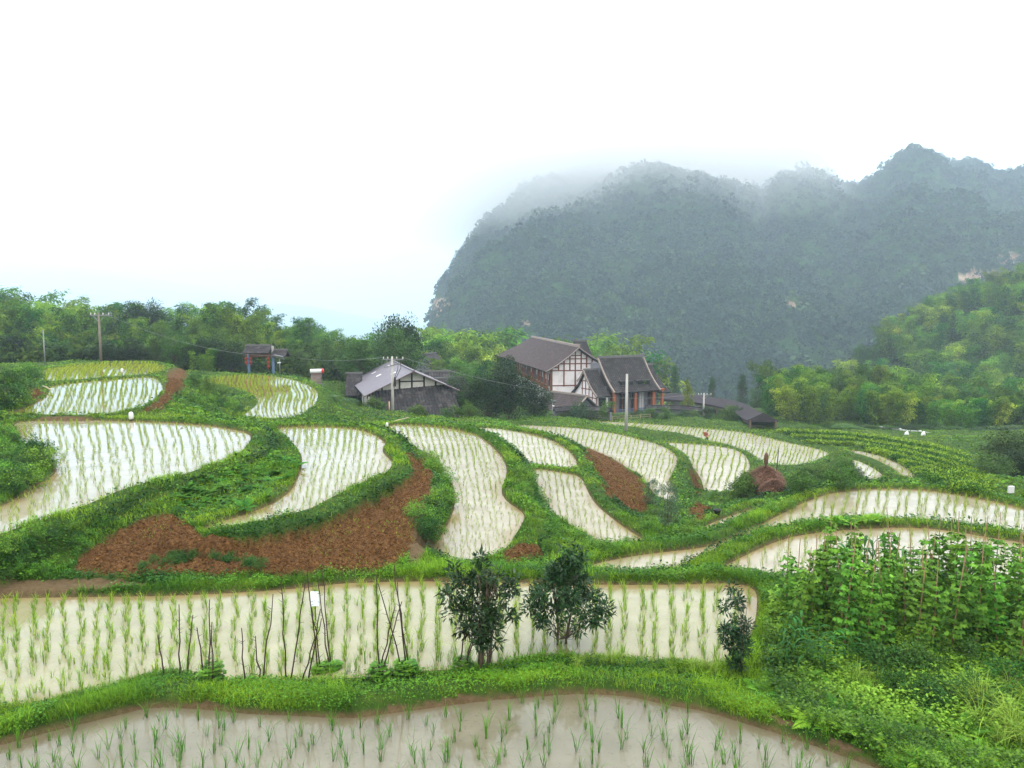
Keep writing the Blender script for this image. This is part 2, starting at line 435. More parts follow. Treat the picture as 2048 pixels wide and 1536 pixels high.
brown = ramp(n2.outputs['Fac'], [(.25, (.016, .008, .003)), (.42, (.055, .026, .009)), (.55, (.10, .048, .015)), (.75, (.21, .115, .04))])
mudc = ramp(n2.outputs['Fac'], [(.3, (.06, .040, .018)), (.7, (.125, .085, .042))])
# some earth shows between the greens
ng = N.new('ShaderNodeMapRange'); ng.inputs[1].default_value = .56; ng.inputs[2].default_value = .66; L.new(n2.outputs['Fac'], ng.inputs[0])
gm = N.new('ShaderNodeMath'); gm.operation = 'MULTIPLY'; gm.inputs[1].default_value = .35; L.new(ng.outputs[0], gm.inputs[0])
c1 = mixc(gm.outputs[0], green.outputs[0], brown.outputs[0])
c2 = mixc(sx.outputs['X'], c1, brown.outputs[0])
c3 = mixc(sx.outputs['Y'], c2, mudc.outputs[0])
L.new(c3, b.inputs['Base Color']); b.inputs['Roughness'].default_value = .95; b.inputs['Specular IOR Level'].default_value = .1
bp = N.new('ShaderNodeBump'); bp.inputs['Strength'].default_value = .9; bp.inputs['Distance'].default_value = .08
L.new(n2.outputs['Fac'], bp.inputs['Height']); L.new(bp.outputs[0], b.inputs['Normal'])
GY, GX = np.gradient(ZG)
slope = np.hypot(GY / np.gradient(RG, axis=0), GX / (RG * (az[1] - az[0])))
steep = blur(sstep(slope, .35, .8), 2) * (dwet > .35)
ground = link('ground', mesh_np('ground', np.stack([XG.ravel(), YG.ravel(), ZG.ravel()], 1), quads=q[:, ::-1], col=colg, mat=m, smooth=True))
tag(ground, 'terraced ground of grassy banks and bare red soil', kind='structure')

# ---------------------------------------------------------------- water of the paddies
def watermat(name, mudcol, mudcol2, rough=.05, ior=1.38, shallow=(.19, .14, .06)):
    m, nt, N, L, b = nodes(name)
    geo = N.new('ShaderNodeNewGeometry')
    n = N.new('ShaderNodeTexNoise'); n.inputs['Scale'].default_value = .9; n.inputs['Detail'].default_value = 6; n.inputs['Roughness'].default_value = .6
    L.new(geo.outputs['Position'], n.inputs['Vector'])
    r = N.new('ShaderNodeValToRGB'); e = r.color_ramp.elements
    e[0].position = .35; e[0].color = (*mudcol, 1); e[1].position = .68; e[1].color = (*mudcol2, 1)
    L.new(n.outputs['Fac'], r.inputs[0])
    n2 = N.new('ShaderNodeTexNoise'); n2.inputs['Scale'].default_value = 14; n2.inputs['Detail'].default_value = 3
    L.new(geo.outputs['Position'], n2.inputs['Vector'])
    mr = N.new('ShaderNodeMapRange'); mr.inputs[1].default_value = .6; mr.inputs[2].default_value = .72; mr.inputs[4].default_value = .35
    L.new(n2.outputs['Fac'], mr.inputs[0])
    at_ = N.new('ShaderNodeAttribute'); at_.attribute_name = 'Col'
    sx = N.new('ShaderNodeSeparateXYZ'); L.new(at_.outputs['Vector'], sx.inputs[0])
    mx = N.new('ShaderNodeMix'); mx.data_type = 'RGBA'; L.new(sx.outputs['X'], mx.inputs['Factor']); L.new(r.outputs[0], mx.inputs['A']); mx.inputs['B'].default_value = (*shallow, 1)
    mx2 = N.new('ShaderNodeMix'); mx2.data_type = 'RGBA'; L.new(mr.outputs[0], mx2.inputs['Factor']); L.new(mx.outputs['Result'], mx2.inputs['A']); mx2.inputs['B'].default_value = (mudcol[0] * .45, mudcol[1] * .45, mudcol[2] * .4, 1)
    L.new(mx2.outputs['Result'], b.inputs['Base Color'])
    b.inputs['Roughness'].default_value = rough; b.inputs['IOR'].default_value = ior
    n3 = N.new('ShaderNodeTexNoise'); n3.inputs['Scale'].default_value = 5; n3.inputs['Detail'].default_value = 3
    L.new(geo.outputs['Position'], n3.inputs['Vector'])
    bp = N.new('ShaderNodeBump'); bp.inputs['Strength'].default_value = .05; bp.inputs['Distance'].default_value = .02
    L.new(n3.outputs['Fac'], bp.inputs['Height']); L.new(bp.outputs[0], b.inputs['Normal'])
    return m
W_TAN = watermat('water_tan', (.205, .19, .10), (.265, .245, .145))
W_GREY = watermat('water_grey', (.115, .104, .066), (.165, .15, .104), shallow=(.10, .082, .048))
W_PALE = watermat('water_pale', (.22, .19, .12), (.29, .26, .18))
W_YEL = watermat('water_ochre', (.16, .125, .028), (.20, .165, .042), shallow=(.18, .12, .03))
W_FAR = watermat('water_far', (.31, .28, .21), (.41, .38, .31))  # far paddies: bright sky reflection put into the mud colour
wname = dict(fifth=W_FAR, seventh=W_FAR, eighth=W_FAR, ninth=W_FAR, tenth=W_FAR, eleventh=W_FAR, front=W_GREY, second=W_TAN, upper=W_YEL, top=W_YEL, middle=W_YEL)
wlab = dict(front='grey brown water of the nearest paddy', second='cream muddy water of the second paddy')
for k in FIELDS:
    z, P = WF[k]
    # grid sheet so the shallow rim can be marked
    x0, y0 = P.min(0) - .6; x1, y1 = P.max(0) + .6
    st = max(.12, math.hypot(*P.mean(0)) * .008)
    st = max(st, math.sqrt((x1 - x0) * (y1 - y0) / 60000))
    nx = int((x1 - x0) / st) + 2; ny = int((y1 - y0) / st) + 2
    gx, gy = np.meshgrid(x0 + np.arange(nx) * st, y0 + np.arange(ny) * st, indexing='ij')
    d = seg_dist(np.stack([gx.ravel(), gy.ravel()], 1), P).reshape(gx.shape)
    keep = d < .32 + st
    # pull outer vertices back so that the sheet ends inside the bund
    idx = -np.ones(gx.shape, int)
    qi, qj = np.where(keep[:-1, :-1] & keep[1:, :-1] & keep[:-1, 1:] & keep[1:, 1:])
    use = np.zeros(gx.shape, bool)
    for a, c in ((0, 0), (1, 0), (1, 1), (0, 1)): use[qi + a, qj + c] = True
    idx[use] = np.arange(use.sum())
    quads = np.stack([idx[qi, qj], idx[qi + 1, qj], idx[qi + 1, qj + 1], idx[qi, qj + 1]], 1)
    vx, vy, vd = gx[use], gy[use], d[use]
    shal = sstep(vd + .35 * fbm(vx * .5, vy * .5, 3, 60), -.6, 0)
    V = np.stack([vx, vy, np.full(len(vx), z)], 1)
    w = link('paddy_water', mesh_np('paddy_water', V, quads=quads, col=np.stack([shal] * 3, 1), mat=wname.get(k, W_PALE), smooth=True))
    tag(w, wlab.get(k, 'still muddy water of a terraced rice paddy'), kind='structure')
# ---------------------------------------------------------------- mountains
def quadleaves(C, size, rg, aspect=1.0, flat=.5, up=0.0):
    "random oriented quads at centres C (n,3); size (n,)"
    n = len(C)
    a = rg.normal(size=(n, 3)); a[:, 2] *= flat; a /= np.linalg.norm(a, axis=1)[:, None]
    b_ = rg.normal(size=(n, 3)); b_ -= (b_ * a).sum(1)[:, None] * a; b_ /= np.linalg.norm(b_, axis=1)[:, None]
    s = (size / 2)[:, None]
    A = a * s; B = b_ * s * aspect
    V = np.stack([C - A, C - .15 * A - B, C + A, C - .15 * A + B], 1).reshape(-1, 3)
    Q = np.arange(n * 4).reshape(n, 4)
    return V, Q

def ridge_sheet(px0, px1, sil, r0, r1, zb, noise, seed, nu=420, nv=110, power=.8, back=500):
    px = np.linspace(px0, px1, nu)
    sx_, sy_ = zip(*sil)
    py = np.interp(px, sx_, sy_)
    rd = ray(px, py); hyp = np.hypot(rd[:, 0], rd[:, 1])
    ax, ay = rd[:, 0] / hyp, rd[:, 1] / hyp
    R1 = r1(px) if callable(r1) else np.full(nu, r1)
    zr = CAMZ + rd[:, 2] / hyp * R1
    t = np.concatenate([np.linspace(0, 1, nv), 1 + np.linspace(.06, 1, 14)])
    T = t[:, None] * np.ones(nu)
    R = r0 + (R1 - r0)[None] * T
    R = np.where(T > 1, R1[None] + (T - 1) * back, R)
    g = np.where(T <= 1, np.clip(T, 0, 1) ** power, 1 - np.maximum(T - 1, 0) ** 1.2)
    X = ax[None] * R; Y = ay[None] * R
    nz = fbm(X / noise[0], Y / noise[0], 5, seed)
    Z = zb + (zr[None] - zb) * g + noise[1] * nz * np.sin(np.clip(T, 0, 1) * PI) ** .7
    nv2 = len(t)
    k = np.arange((nv2 - 1) * (nu - 1)); i = k // (nu - 1); j = k % (nu - 1)
    Q = np.stack([i * nu + j, i * nu + j + 1, (i + 1) * nu + j + 1, (i + 1) * nu + j], 1)[:, ::-1]
    return X, Y, Z, Q, nv

SIL = [(850,672),(858,655),(865,610),(877,572),(900,542),(915,516),(935,488),(958,450),(985,425),(1020,403),(1060,372),(1100,356),(1150,347),(1200,345),(1270,338),(1330,352),(1390,366),(1430,378),(1480,388),(1528,400),(1545,376),(1570,352),(1610,346),(1650,352),(1685,374),(1712,376),(1760,352),(1790,322),(1830,300),(1860,302),(1900,322),(1950,316),(2000,345),(2048,335),(2150,300),(2300,320),(2500,360),(2700,420)]
mX, mY, mZ, mQ, mnv = ridge_sheet(850, 2700, SIL, 430, lambda p: 980 + 330 * sstep(p, 1450, 1600) + 60 * np.sin(p / 90), CAMZ - 95, (170, 60), 77, nu=620, nv=150, power=.72)
mpx, mpy = project(mX, mY, mZ)
rockm = np.zeros(mX.shape)
jx_ = mpx + 14 * fbm(mX / 14, mY / 14, 3, 5); jy_ = mpy + 8 * fbm(mX / 9, mZ / 9, 3, 6)
for P in ([(1915,552),(1940,544),(1985,546),(2020,552),(2010,560),(1960,562),(1925,565)], [(1340,556),(1360,555),(1362,562),(1342,563)], [(866,600),(890,596),(905,605),(885,615),(870,640)], [(1575,600),(1610,606),(1600,618),(1580,612)], [(1990,520),(2040,510),(2048,525),(2010,530)], [(1040,640),(1060,642),(1055,652),(1042,650)], [(980,612),(992,610),(990,622)]):
    rockm[in_px(jx_, jy_, P)] = 1
m, nt, N, L, b = nodes('mountain_forest_floor')
a_ = N.new('ShaderNodeAttribute'); a_.attribute_name = 'Col'; sx = N.new('ShaderNodeSeparateXYZ'); L.new(a_.outputs['Vector'], sx.inputs[0])
geo = N.new('ShaderNodeNewGeometry')
n1 = noisenode(.12, 6, .65); n2 = noisenode(.02, 4)
g1 = ramp(n1.outputs['Fac'], [(.35, (.012, .032, .010)), (.65, (.035, .075, .020))])
rk = ramp(n1.outputs['Fac'], [(.35, (.20, .12, .08)), (.65, (.42, .30, .22))])
L.new(mixc(sx.outputs['X'], g1.outputs[0], rk.outputs[0]), b.inputs['Base Color']); b.inputs['Roughness'].default_value = 1; b.inputs['Specular IOR Level'].default_value = 0
mo = link('mountain', mesh_np('mountain', np.stack([mX.ravel(), mY.ravel(), mZ.ravel()], 1), quads=mQ, col=np.stack([rockm.ravel()] * 3, 1), mat=m, smooth=True))
tag(mo, 'steep forested mountain with two peaks wrapped in cloud', kind='structure')
# forest on the mountain
M_MFOR = leafmat('mountain_leaves', trans=.15, rough=.8, spec=.1, objvar=0, hue=0)
def hill_forest(X, Y, Z, rock, nv, n, size, leaves, leafsize, cols, seed, name, label, umax=None):
    rg = np.random.default_rng(seed)
    nu = X.shape[1]
    fi = rg.random(n) * (nv + 2); fj = rg.random(n) * ((umax or nu) - 2)
    i = fi.astype(int); j = fj.astype(int); u = fi - i; v = fj - j
    def lk(A): return A[i, j] * (1 - u) * (1 - v) + A[i + 1, j] * u * (1 - v) + A[i, j + 1] * (1 - u) * v + A[i + 1, j + 1] * u * v
    C = np.stack([lk(X), lk(Y), lk(Z)], 1); C = C[rock[i, j] < .5]; n = len(C)
    s = rg.uniform(size[0], size[1], n) * (1 + .8 * (rg.random(n) > .93))
    dirs = rg.normal(size=(n, leaves, 3)); dirs /= np.linalg.norm(dirs, axis=2)[..., None]
    dirs[..., 2] = np.abs(dirs[..., 2]) * 1.0
    rad = rg.uniform(.65, 1, (n, leaves, 1))
    P = C[:, None] + dirs * rad * s[:, None, None] * np.array([.5, .5, .62])
    V, Q = quadleaves(P.reshape(-1, 3), np.repeat(s, leaves) * rg.uniform(*leafsize, n * leaves), rg, aspect=.8, flat=.7)
    base = cols[rg.integers(0, len(cols), n)] * rg.uniform(.82, 1.18, (n, 1))
    c = np.repeat(base, leaves, 0) * rg.uniform(.88, 1.14, (n * leaves, 1))
    o = link(name, mesh_np(name, V, quads=Q, col=np.repeat(c, 4, 0), mat=M_MFOR))
    tag(o, label, kind='stuff'); return o
mc = np.array([(.022, .050, .026), (.028, .062, .027), (.015, .036, .024), (.042, .082, .028), (.024, .048, .036)])
hill_forest(mX, mY, mZ, rockm, mnv, 15000, (5, 12), 40, (.15, .28), mc, 5, 'forest', 'dense dark forest covering the mountain', umax=470)
# far hills across the valley
for nm, sil, ra, rb, sd, lab in (('hills', [(-600,505),(-200,512),(0,520),(100,528),(200,540),(300,556),(400,574),(500,592),(600,618),(700,640),(760,660),(900,700),(1000,740)], 4200, 12500, 3, 'long pale hill line fading into mist across the valley'),
                     ('hills', [(150,700),(300,672),(400,640),(480,622),(560,607),(620,612),(700,628),(760,638),(860,655),(960,690),(1000,720)], 2600, 7500, 4, 'low blue grey hills behind the bamboo wood')):
    X, Y, Z, Q, _ = ridge_sheet(sil[0][0], sil[-1][0], sil, ra, rb, CAMZ - 300, (900, 160), sd, nu=240, nv=60, power=.8, back=1500)
    mt = solid('far_hill_%d' % sd, (.03, .07, .03), rough=1, noise=.4, scale=.004, spec=0)
    tag(link(nm, mesh_np(nm, np.stack([X.ravel(), Y.ravel(), Z.ravel()], 1), quads=Q, mat=mt, smooth=True)), lab, kind='structure')
# cloud lying on the mountain top
ob = MB().box(-250, 1150, 720, 1330, CAMZ + 60, CAMZ + 345)
m, nt, N, L, b = nodes('cloud_vapour'); N.remove(b)
v = N.new('ShaderNodeVolumePrincipled'); v.inputs['Color'].default_value = (1, 1, 1, 1); v.inputs['Anisotropy'].default_value = .45
L.new(v.outputs[0], N['Material Output'].inputs['Volume'])
geo = N.new('ShaderNodeNewGeometry'); sx = N.new('ShaderNodeSeparateXYZ'); L.new(geo.outputs['Position'], sx.inputs[0])
def math_(op, a, b_=None, clamp=False):
    x = N.new('ShaderNodeMath'); x.operation = op; x.use_clamp = clamp
    for i, q in enumerate((a, b_)):
        if q is None: continue
        if isinstance(q, (int, float)): x.inputs[i].default_value = q
        else: L.new(q, x.inputs[i])
    return x.outputs[0]
def mrange(x, a, b_, c=0, d=1):
    r = N.new('ShaderNodeMapRange'); r.interpolation_type = 'SMOOTHSTEP'
    for i, q in zip((1, 2, 3, 4), (a, b_, c, d)): r.inputs[i].default_value = q
    L.new(x, r.inputs[0]); return r.outputs[0]
nn = noisenode(.0042, 3, .55)
zz = math_('ADD', sx.outputs['Z'], math_('MULTIPLY', math_('SUBTRACT', nn.outputs['Fac'], .5), 150))
# cloud base: low over the left massif, higher over the right peaks
base = mrange(sx.outputs['X'], 260, 480, 0, 190)
h_ = math_('SUBTRACT', zz, base)
ramp_ = math_('MULTIPLY', mrange(h_, CAMZ + 20, CAMZ + 180), mrange(sx.outputs['Z'], CAMZ + 340, CAMZ + 230))
edge = math_('MULTIPLY', mrange(sx.outputs['X'], -240, 20), mrange(sx.outputs['X'], 1140, 900))
edge = math_('MULTIPLY', edge, math_('MULTIPLY', mrange(sx.outputs['Y'], 725, 860), mrange(sx.outputs['Y'], 1325, 1200)))
edge = math_('MULTIPLY', edge, mrange(sx.outputs['Z'], CAMZ + 62, CAMZ + 110))
L.new(math_('MULTIPLY', math_('MULTIPLY', ramp_, edge), .016), v.inputs['Density'])
co = ob.build('cloud', m); tag(co, 'white cloud lying along the mountain top', kind='stuff')
# ---------------------------------------------------------------- blades and leaves
def blades(base, azm, lean, length, width, droop, col, tipgain=1.25, segs=2):
    "curved grass blades: returns V, Q, T, C"
    n = len(base)
    h = np.stack([np.cos(azm), np.sin(azm), np.zeros(n)], 1)
    s = np.stack([-np.sin(azm), np.cos(azm), np.zeros(n)], 1) * (width / 2)[:, None]
    z = np.array([0, 0, 1.0])
    l = length[:, None]
    d1 = np.sin(lean)[:, None] * h + np.cos(lean)[:, None] * z
    e2 = lean + droop
    d2 = np.sin(e2)[:, None] * h + np.cos(e2)[:, None] * z
    p1 = base + d1 * l * .55
    p2 = p1 + d2 * l * .45
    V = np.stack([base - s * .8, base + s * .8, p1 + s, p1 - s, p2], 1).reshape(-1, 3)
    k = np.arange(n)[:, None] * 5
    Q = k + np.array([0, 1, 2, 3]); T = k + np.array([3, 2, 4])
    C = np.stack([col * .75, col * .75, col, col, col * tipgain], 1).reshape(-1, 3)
    return V, Q, T, C

def leaves(C, D, Nn, Ln, W, col, fold=.15):
    "pointed leaves: base C, direction D, face normal Nn"
    D = D / (np.linalg.norm(D, axis=1)[:, None] + 1e-9)
    S = np.cross(D, Nn); S /= (np.linalg.norm(S, axis=1)[:, None] + 1e-9)
    U = np.cross(S, D)
    l = Ln[:, None]; w_ = W[:, None] / 2
    mid = C + D * l * .42
    V = np.stack([C, mid + S * w_ + U * w_ * fold * 2, C + D * l - U * l * .12, mid - S * w_ + U * w_ * fold * 2], 1).reshape(-1, 3)
    return V, np.arange(len(C) * 4).reshape(-1, 4), np.repeat(col, 4, 0)

class Acc:
    def __init__(s): s.V = []; s.Q = []; s.T = []; s.C = []; s.n = 0
    def add(s, V, Q=None, T=None, C=None):
        s.V.append(V); s.C.append(C)
        if Q is not None and len(Q): s.Q.append(Q + s.n)
        if T is not None and len(T): s.T.append(T + s.n)
        s.n += len(V); return s
    def mesh(s, name, mat, smooth=False):
        return mesh_np(name, np.concatenate(s.V), quads=np.concatenate(s.Q) if s.Q else None, tris=np.concatenate(s.T) if s.T else None, col=np.concatenate(s.C), mat=mat, smooth=smooth)
    def mb(s, mb, col):
        "take over the solids of an MB as quads/tris"
        V = np.array([tuple(v) for v in mb.v]); Q = [f for f in mb.f if len(f) == 4]; T = [f for f in mb.f if len(f) == 3]
        for f in mb.f:
            if len(f) > 4: T += [(f[0], f[i], f[i + 1]) for i in range(1, len(f) - 1)]
        s.add(V, np.array(Q) if Q else None, np.array(T) if T else None, np.tile(np.array(col), (len(V), 1)))

def unit(v): return v / (np.linalg.norm(v, axis=-1, keepdims=True) + 1e-9)
GRASS = leafmat('grass_blades', trans=.2, rough=.6, spec=.08, objvar=0, hue=0)
RICE = leafmat('rice_leaves', trans=.35, rough=.6, spec=.1, objvar=.12, hue=.01)
LEAF = leafmat('broad_leaves', trans=.2, rough=.55, spec=.12, objvar=.2, hue=.015)
GLOSS = leafmat('glossy_leaves', trans=.12, rough=.4, spec=.18, objvar=.1, hue=.01)
BAMB = leafmat('bamboo_leaves', trans=.3, rough=.7, spec=.06, objvar=.34, hue=.03)

# sampling of ground positions
cellr = np.gradient(rr)[:, None] * RG * (az[1] - az[0])
jit = lambda n: (rng.random(n) - .5)
def sample(mask, n, p):
    w_ = cellr * RG ** -p * mask * (np.abs(AG) < math.radians(43)) * (RG > 8.5)
    w_ = w_.ravel(); cs = np.cumsum(w_); tot = cs[-1]
    k = np.searchsorted(cs, rng.random(n) * tot)
    k = np.clip(k, 0, len(cs) - 1)
    i = k // NA; j = k % NA
    fi = np.clip(i + jit(n), 0, NR - 1.001); fj = np.clip(j + jit(n), 0, NA - 1.001)
    r = np.interp(fi, np.arange(NR), rr); a = np.interp(fj, np.arange(NA), az)
    X = r * np.sin(a); Y = r * np.cos(a)
    return X, Y, lookup(ZG, X, Y)

patch = fbm(XG * .5, YG * .5, 4, 90)
bare = sstep(patch + .4 * fbm(XG * 2.5, YG * 2.5, 3, 91), .05, .30) * .88
near_ctl = sstep(soil, .5, .15) * sstep(mud, .55, .2)
grassy = (dwet > -.06) * near_ctl * (1 - bare) * (1 - .6 * steep) * (RG < 135)
grassy = grassy * (1 + 1.2 * np.exp(-((dwet - .25) / .25) ** 2))
def steepat(X, Y): return lookup(steep, X, Y)
def greens(X, Y, n, lo=(.04, .115, .006), hi=(.19, .33, .015), seed=0):
    t = np.clip(.46 + 1.5 * fbm(X * .45, Y * .45, 4, 100 + seed) + rng.normal(0, .16, n), 0, 1)[:, None]
    c = np.array(lo) * (1 - t) + np.array(hi) * t
    return c * rng.uniform(.8, 1.2, (n, 1))
def grass_patch(n, mask, p, hh, wfac, seed, lo=(.04, .115, .006), hi=(.19, .33, .015)):
    X, Y, Z = sample(mask, n, p)
    r = np.hypot(X, Y)
    ln = rng.uniform(*hh, n) * (1 + .5 * fbm(X * 1.1, Y * 1.1, 2, 7))
    far = np.clip(r / 50, 1, 1.35)
    wd = np.maximum(.006, r * wfac) * rng.uniform(.7, 1.3, n)
    return blades(np.stack([X, Y, Z - .02], 1), rng.uniform(0, 2 * PI, n), rng.uniform(.05, .75, n), ln * far, wd, rng.uniform(.2, 1.1, n), greens(X, Y, n, lo, hi, seed))
A = Acc()
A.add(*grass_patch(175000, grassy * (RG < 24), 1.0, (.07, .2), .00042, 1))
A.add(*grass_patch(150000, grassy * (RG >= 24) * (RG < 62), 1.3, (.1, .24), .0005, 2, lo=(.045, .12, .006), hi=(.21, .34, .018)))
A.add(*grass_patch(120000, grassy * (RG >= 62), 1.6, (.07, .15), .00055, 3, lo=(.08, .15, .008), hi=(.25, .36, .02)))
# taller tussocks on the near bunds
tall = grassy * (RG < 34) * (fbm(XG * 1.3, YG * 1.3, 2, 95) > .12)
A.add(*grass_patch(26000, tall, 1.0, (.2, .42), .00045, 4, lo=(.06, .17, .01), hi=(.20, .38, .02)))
# thin weeds on bare soil
A.add(*grass_patch(1800, (soil > .5) * (dwet > .2) * (fbm(XG * .9, YG * .9, 3, 97) > .1) * (RG < 60), 1.2, (.05, .12), .0006, 5))
tag(link('grass', A.mesh('grass', GRASS)), 'short green grass growing on the paddy banks', kind='stuff')
# low broad-leaved weeds
def weed_patch(n, mask, p, size, hmax, seed, lo, hi):
    X, Y, Z = sample(mask, n, p); r = np.hypot(X, Y)
    f = np.clip(r / 16, .8, 3.5)
    D = unit(np.stack([rng.normal(size=n), rng.normal(size=n), rng.uniform(-.3, .6, n)], 1))
    Nn = unit(np.stack([rng.normal(0, .5, n), rng.normal(0, .5, n), np.ones(n)], 1))
    ln = rng.uniform(*size, n) * f
    hz = rng.random(n) ** 1.3 * hmax * (1 + fbm(X * 1.5, Y * 1.5, 2, seed + 5)) * np.clip(f, 1, 1.3)
    return leaves(np.stack([X, Y, Z + hz], 1), D, Nn, ln, ln * rng.uniform(.4, .75, n), greens(X, Y, n, lo, hi, seed))
A = Acc()
wmask = (dwet > .1) * near_ctl * (RG < 130) * (1 - .75 * bare)
TERR = [(1540,866),(1600,856),(1720,856),(1850,874),(1925,905),(1975,962),(1860,964),(1835,940),(1780,912),(1690,893),(1600,880)]
terr = in_px(PXG, PYG, TERR) & (RG < 140)
wmask = wmask * (1 - .95 * terr)
def addl(r): A.add(r[0], r[1], None, r[2])
addl(weed_patch(60000, steep * (dwet > .1) * near_ctl * (RG < 60), 1.2, (.04, .09), .2, 14, (.008, .035, .004), (.045, .12, .01)))  # weeds of the steep banks; the bank faces' shade is put into their colour
addl(weed_patch(90000, wmask * (RG < 24) * (patch > -.15), 1.0, (.035, .075), .12, 11, (.02, .075, .006), (.10, .23, .012)))
addl(weed_patch(90000, wmask * (RG >= 24) * (patch > -.2), 1.5, (.04, .085), .14, 12, (.02, .075, .006), (.11, .24, .012)))
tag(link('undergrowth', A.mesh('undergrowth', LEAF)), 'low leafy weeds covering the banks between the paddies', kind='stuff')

# ---------------------------------------------------------------- rice
# row spacing, in-row spacing, plant height, sideways drift per metre, wave amplitude, wave length, blades, colour lo / hi
RP = dict(front=(.37, .30, .40, .25, .10, 2.0, 9), second=(.34, .145, .30, .0, .10, 2.2, 8), left=(.34, .30, .25, 0, .12, 3.5, 6), upper=(.36, .28, .25, .05, .15, 6, 4),
          top=(.36, .3, .3, .05, .2, 6, 4), middle=(.36, .3, .28, .0, .2, 5, 4), third=(.27, .22, .25, .05, .14, 4, 5), fourth=(.28, .22, .24, -.05, .22, 5, 5),
          fifth=(.36, .3, .25, -.03, .2, 7, 4), sixth=(.30, .24, .24, -.05, .2, 5, 5), seventh=(.46, .32, .30, .05, .35, 9, 5), eighth=(.66, .3, .38, .05, .55, 9, 6),
          ninth=(.55, .36, .4, .1, .5, 9, 5), tenth=(.6, .3, .36, .1, .4, 8, 4), eleventh=(.7, .3, .4, .1, .3, 8, 5), longs=(.40, .22, .33, .06, .15, 4, 6), short=(.5, .25, .3, 0, .1, 4, 5), right=(.42, .2, .3, -.02, .15, 4, 6))
FAN = dict(front=.3, second=.95, left=.85, longs=.8, right=.9)
single = []   # nearest seedlings kept as individuals
A = Acc(); nrice = 0
for k, (a, b_, hgt, drift, amp, lam, nb) in RP.items():
    z, P = WF[k]
    P_in = P[np.hypot(P[:, 0], P[:, 1]) < 400]
    xc, yc = P.mean(0)
    if k == 'second': xc = 0
    if k == 'right' or k == 'longs': xc = min(xc, 14)
    fan = FAN.get(k, .85)
    u = np.arange(-400, 400) * a
    y0, y1 = P[:, 1].min(), P[:, 1].max()
    v = np.arange(y0, y1, b_)
    U, Vv = np.meshgrid(u, v, indexing='ij')
    wob = (.16 if k == 'second' else .22) * a * 2 * fbm(U * 3.1 + 50, Vv * .25, 2, 120)
    sc = 1 + fan * (Vv - yc) / yc
    dirx = xc / yc if fan else 0
    X = xc + dirx * (Vv - yc) * 1.0 + U * sc + drift * (Vv - yc) + amp * np.sin(Vv / lam + 1.3 * np.sin(Vv / lam / 2.3)) + wob + rng.normal(0, .04, U.shape)
    if k == 'front': X = X + rng.normal(0, .05, U.shape)
    Yv = Vv + rng.normal(0, .05, U.shape) + (U / a % 2) * b_ * .5
    X = X.ravel(); Y = Yv.ravel()
    lim = np.abs(X / Y) < .93
    X, Y = X[lim], Y[lim]
    d = seg_dist(np.stack([X, Y], 1), P)
    ok = (d < -.12) & (rng.random(len(d)) > .08 + .1 * (d > -.8) + .35 * (fbm(X * .3, Y * .3, 3, 140) > .42)) & (Y > 9)
    if k in ('front',): ok &= (rng.random(len(d)) > .05)
    X, Y = X[ok], Y[ok]
    r = np.hypot(X, Y)
    nrice += len(X)
    if k in ('front', 'second'):
        px, py = project(X, Y, np.full(len(X), z))
        vis = (px > -60) & (px < 2110) & (py < 1600)
        if k == 'front': X, Y = X[vis], Y[vis]
        r = np.hypot(X, Y)
        single += [(k, float(x), float(y), z, float(q)) for x, y, q in zip(X, Y, r)]
        continue
    n = len(X)
    f = np.clip(r / 30, 1, 1.5)
    vig = np.clip(1 + .8 * fbm(X * .22, Y * .22, 3, 130), .55, 1.5)
    Xb = np.repeat(X, nb); Yb = np.repeat(Y, nb); rb = np.repeat(r, nb); m_ = n * nb
    ln = hgt * np.repeat(vig, nb) * rng.uniform(.6, 1.1, m_)
    wd = np.maximum(.008, rb * .00031) * rng.uniform(.7, 1.2, m_)
    t = rng.random((m_, 1))
    hi = np.array((.36, .42, .03)) if k in ('eighth', 'ninth', 'eleventh', 'top', 'tenth', 'seventh') else np.array((.30, .37, .03))
    c = np.array((.09, .19, .015)) * (1 - t) + hi * t
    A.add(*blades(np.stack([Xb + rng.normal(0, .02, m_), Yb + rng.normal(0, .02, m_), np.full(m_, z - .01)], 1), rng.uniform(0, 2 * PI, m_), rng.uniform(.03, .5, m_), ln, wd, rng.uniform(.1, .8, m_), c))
single.sort(key=lambda q: q[4])
def rice_template(seed, nb, hgt, spread):
    rg = np.random.default_rng(seed)
    B = np.stack([rg.normal(0, .014, nb), rg.normal(0, .014, nb), np.full(nb, -.02)], 1)
    t = rg.random((nb, 1))
    c = np.array((.07, .19, .012)) * (1 - t) + np.array((.23, .36, .025)) * t
    return blades(B, rg.uniform(0, 2 * PI, nb), rg.uniform(.02, spread, nb), hgt * rg.uniform(.65, 1.15, nb), rg.uniform(.006, .011, nb), rg.uniform(.1, .9, nb), c)
TPL = [rice_template(200 + i, 8 + i % 6, .28 + .02 * (i % 4), .5) for i in range(10)]
RM = []; RF = []
for i in range(8):
    q = Acc(); q.add(*rice_template(300 + i, 8 + i % 6, .33 + .03 * (i % 4), .5)); RM.append(q.mesh('rice_seedling', RICE))
    q = Acc(); tt = rice_template(320 + i, 9 + i % 6, .33 + .04 * (i % 4), .5); q.add(tt[0], tt[1], tt[2], tt[3] * np.array((.42, .72, .55))); RF.append(q.mesh('rice_seedling', RICE))
NIND = 290
grp = {'front': ('tuft of young rice standing in the grey brown nearest paddy', 'rice seedlings in the nearest paddy'), 'second': ('tuft of young rice in the near rows of the cream paddy', 'rice seedlings in the front rows of the second paddy')}
